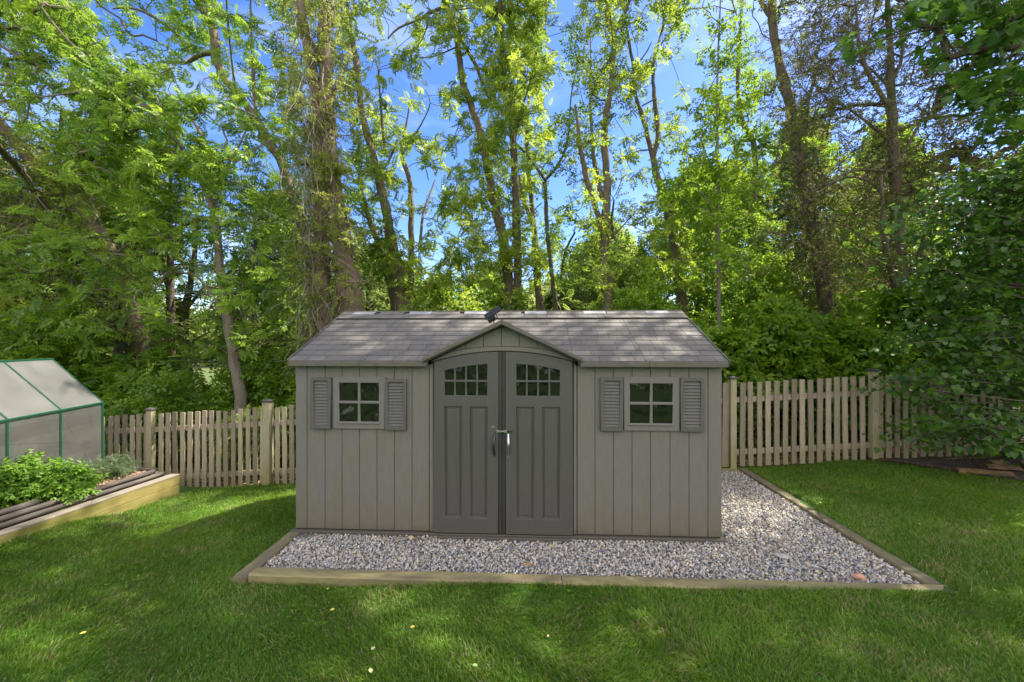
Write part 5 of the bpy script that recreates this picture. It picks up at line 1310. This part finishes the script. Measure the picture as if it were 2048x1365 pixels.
bed_plant('feathery_plant', 'feathery grey green plant in the bed by greenhouse corner', 175, 925, 5.95, -.03, (.17, .17, .24), 50, .13, 'fea', 'fern', 504, .5, 4)
bed_plant('feathery_plant', 'taller feathery plant at the far end of the bed before the fence', 232, 920, 6.05, -.03, (.26, .22, .25), 90, .15, 'fea', 'fern', 505, .65, 4)

# ------------------------------------------------------------------ greenhouse
def build_greenhouse():
    a = R(10.2); far = np.array([-6.58, 6.4]); d = np.array([-math.sin(a), math.cos(a)])
    root = empty('greenhouse', (far[0], far[1], -.15), a); tag(root, 'small greenhouse with green metal frame and cloudy plastic panels', 'greenhouse')
    # local: x=0 wall facing the bed, -x away, y=0 far end, -y toward the camera; z from -.15
    E, RZ, W, bay, nb = 1.22, 1.915, .68, .715, 5; Lg = bay * nb; t = .02
    f = MB()
    for x in (0, -2 * W):
        f.box(x - t / 2, x + t / 2, -Lg, 0, -.10, -.05); f.box(x - t, x + t * .9, -Lg, .01, E - .022, E + .008)
    for k in range(nb + 1):
        y = -k * bay
        for x in (0, -2 * W): f.box(x - t / 2, x + t / 2, y - .014, y + .014, -.05, E - .03)
        f.bar((0, y, E), (-W, y, RZ), .02, .02); f.bar((-2 * W, y, E), (-W, y, RZ), .02, .02)
    f.box(-W - .02, -W + .02, -Lg, .012, RZ - .01, RZ + .018)
    for y in (0, -Lg): f.bar((0, y, .6), (-2 * W, y, .6), .02, .02); f.bar((-W, y, -.05), (-W, y, RZ), .02, .02)
    f.bar((-.012, -.02, -.05), (-.012, -bay + .02, E - .05), .012, .012)
    f.build('frame', M['green_metal'], root, bevel=.003)
    for k in range(nb):
        y0_, y1_ = -(k + 1) * bay + .018, -k * bay - .018
        MB().box(-.006, .000, y0_, y1_, -.05, E - .03).build('wall_panel', M['polyclear'], root)
        if k < nb: MB().box(-2 * W, -2 * W + .006, y0_, y1_, -.05, E - .03).build('wall_panel', M['polyclear'], root)
        for s in (0, 1):
            xa, xb = (.0, -W) if s == 0 else (-2 * W, -W)
            v = [(xa, y0_, E + .008), (xa, y1_, E + .008), (xb, y1_, RZ + .008), (xb, y0_, RZ + .008)]; v += [(p[0], p[1], p[2] - .006) for p in v]
            MB().add(v, [(0, 1, 2, 3), (7, 6, 5, 4), (0, 4, 5, 1), (1, 5, 6, 2), (2, 6, 7, 3), (3, 7, 4, 0)]).build('roof_panel', M['poly'], root)
    MB().prism([(-2 * W + .01, -.05), (-.01, -.05), (-.01, E), (-W, RZ - .01), (-2 * W + .01, E)], -.006, -.001).build('end_panel', M['poly'], root)
    # shelf boards and soil seen as bands through the cloudy panels
    for z in (.10, .50, .90):
        MB().box(-.42, -.10, -Lg + .05, -.08, z, z + .13).build('shelf', M['log'], root)
build_greenhouse()

# ------------------------------------------------------------------ split logs, white pole
def split_log(px, py, Y, ln, rad, ang, mat, label, tilt=0.0):
    c = unp(px, py, Y); z = g1(c[0], c[1]) + .035
    b = MB(); r = random.Random(int(px)); n = 10; ring = 9; V = []
    for i in range(n + 1):
        for q in range(ring):
            th = math.pi * q / (ring - 1) if q else 0; k = rad * (1 + r.uniform(-.16, .16)) * (1 if 0 < i < n else .93)
            V.append((ln * (i / n - .5), k * math.cos(th), k * math.sin(th) * .75))
    F = [(i * ring + q, (i + 1) * ring + q, (i + 1) * ring + (q + 1) % ring, i * ring + (q + 1) % ring) for i in range(n) for q in range(ring)]
    F += [tuple(range(ring)), tuple(n * ring + q for q in range(ring - 1, -1, -1))]
    b.add(V, F); o = b.build('split_log', mat, None, smooth=False); o.location = (c[0], c[1], z); o.rotation_euler = (tilt, 0, ang)
    tag(o, label, 'log', 'split logs on the mulch')
split_log(1968, 948, 5.85, .62, .055, -.32, M['split'], 'long thin split log lying lowest on the mulch at right', .5)
split_log(2002, 938, 6.0, .42, .10, -.2, M['split'], 'thick split log lying behind the long thin one at right', -.3)
split_log(2075, 935, 6.0, .4, .12, -.3, M['bark_red'], 'dark log cut by the right edge of the picture')
split_log(1995, 893, 7.0 - .75, .30, .07, .1, M['split'], 'small orange log farther back under the redbud leaves')
def pole():
    p = unp(1211, 700, 16.0); z = g1(p[0], 16)
    o = empty('utility_pole', (p[0], 16, z)); tag(o, 'thin white pole mostly hidden behind the three stemmed tree', 'pole')
    MB().tube([(0, 0, -.1), (0, 0, 4.6)], .16, 16).build('shaft', M['white'], o, smooth=True); MB().box(-.2, .2, -.2, .2, -.05, .12).build('base_plate', M['white'], o)
pole()
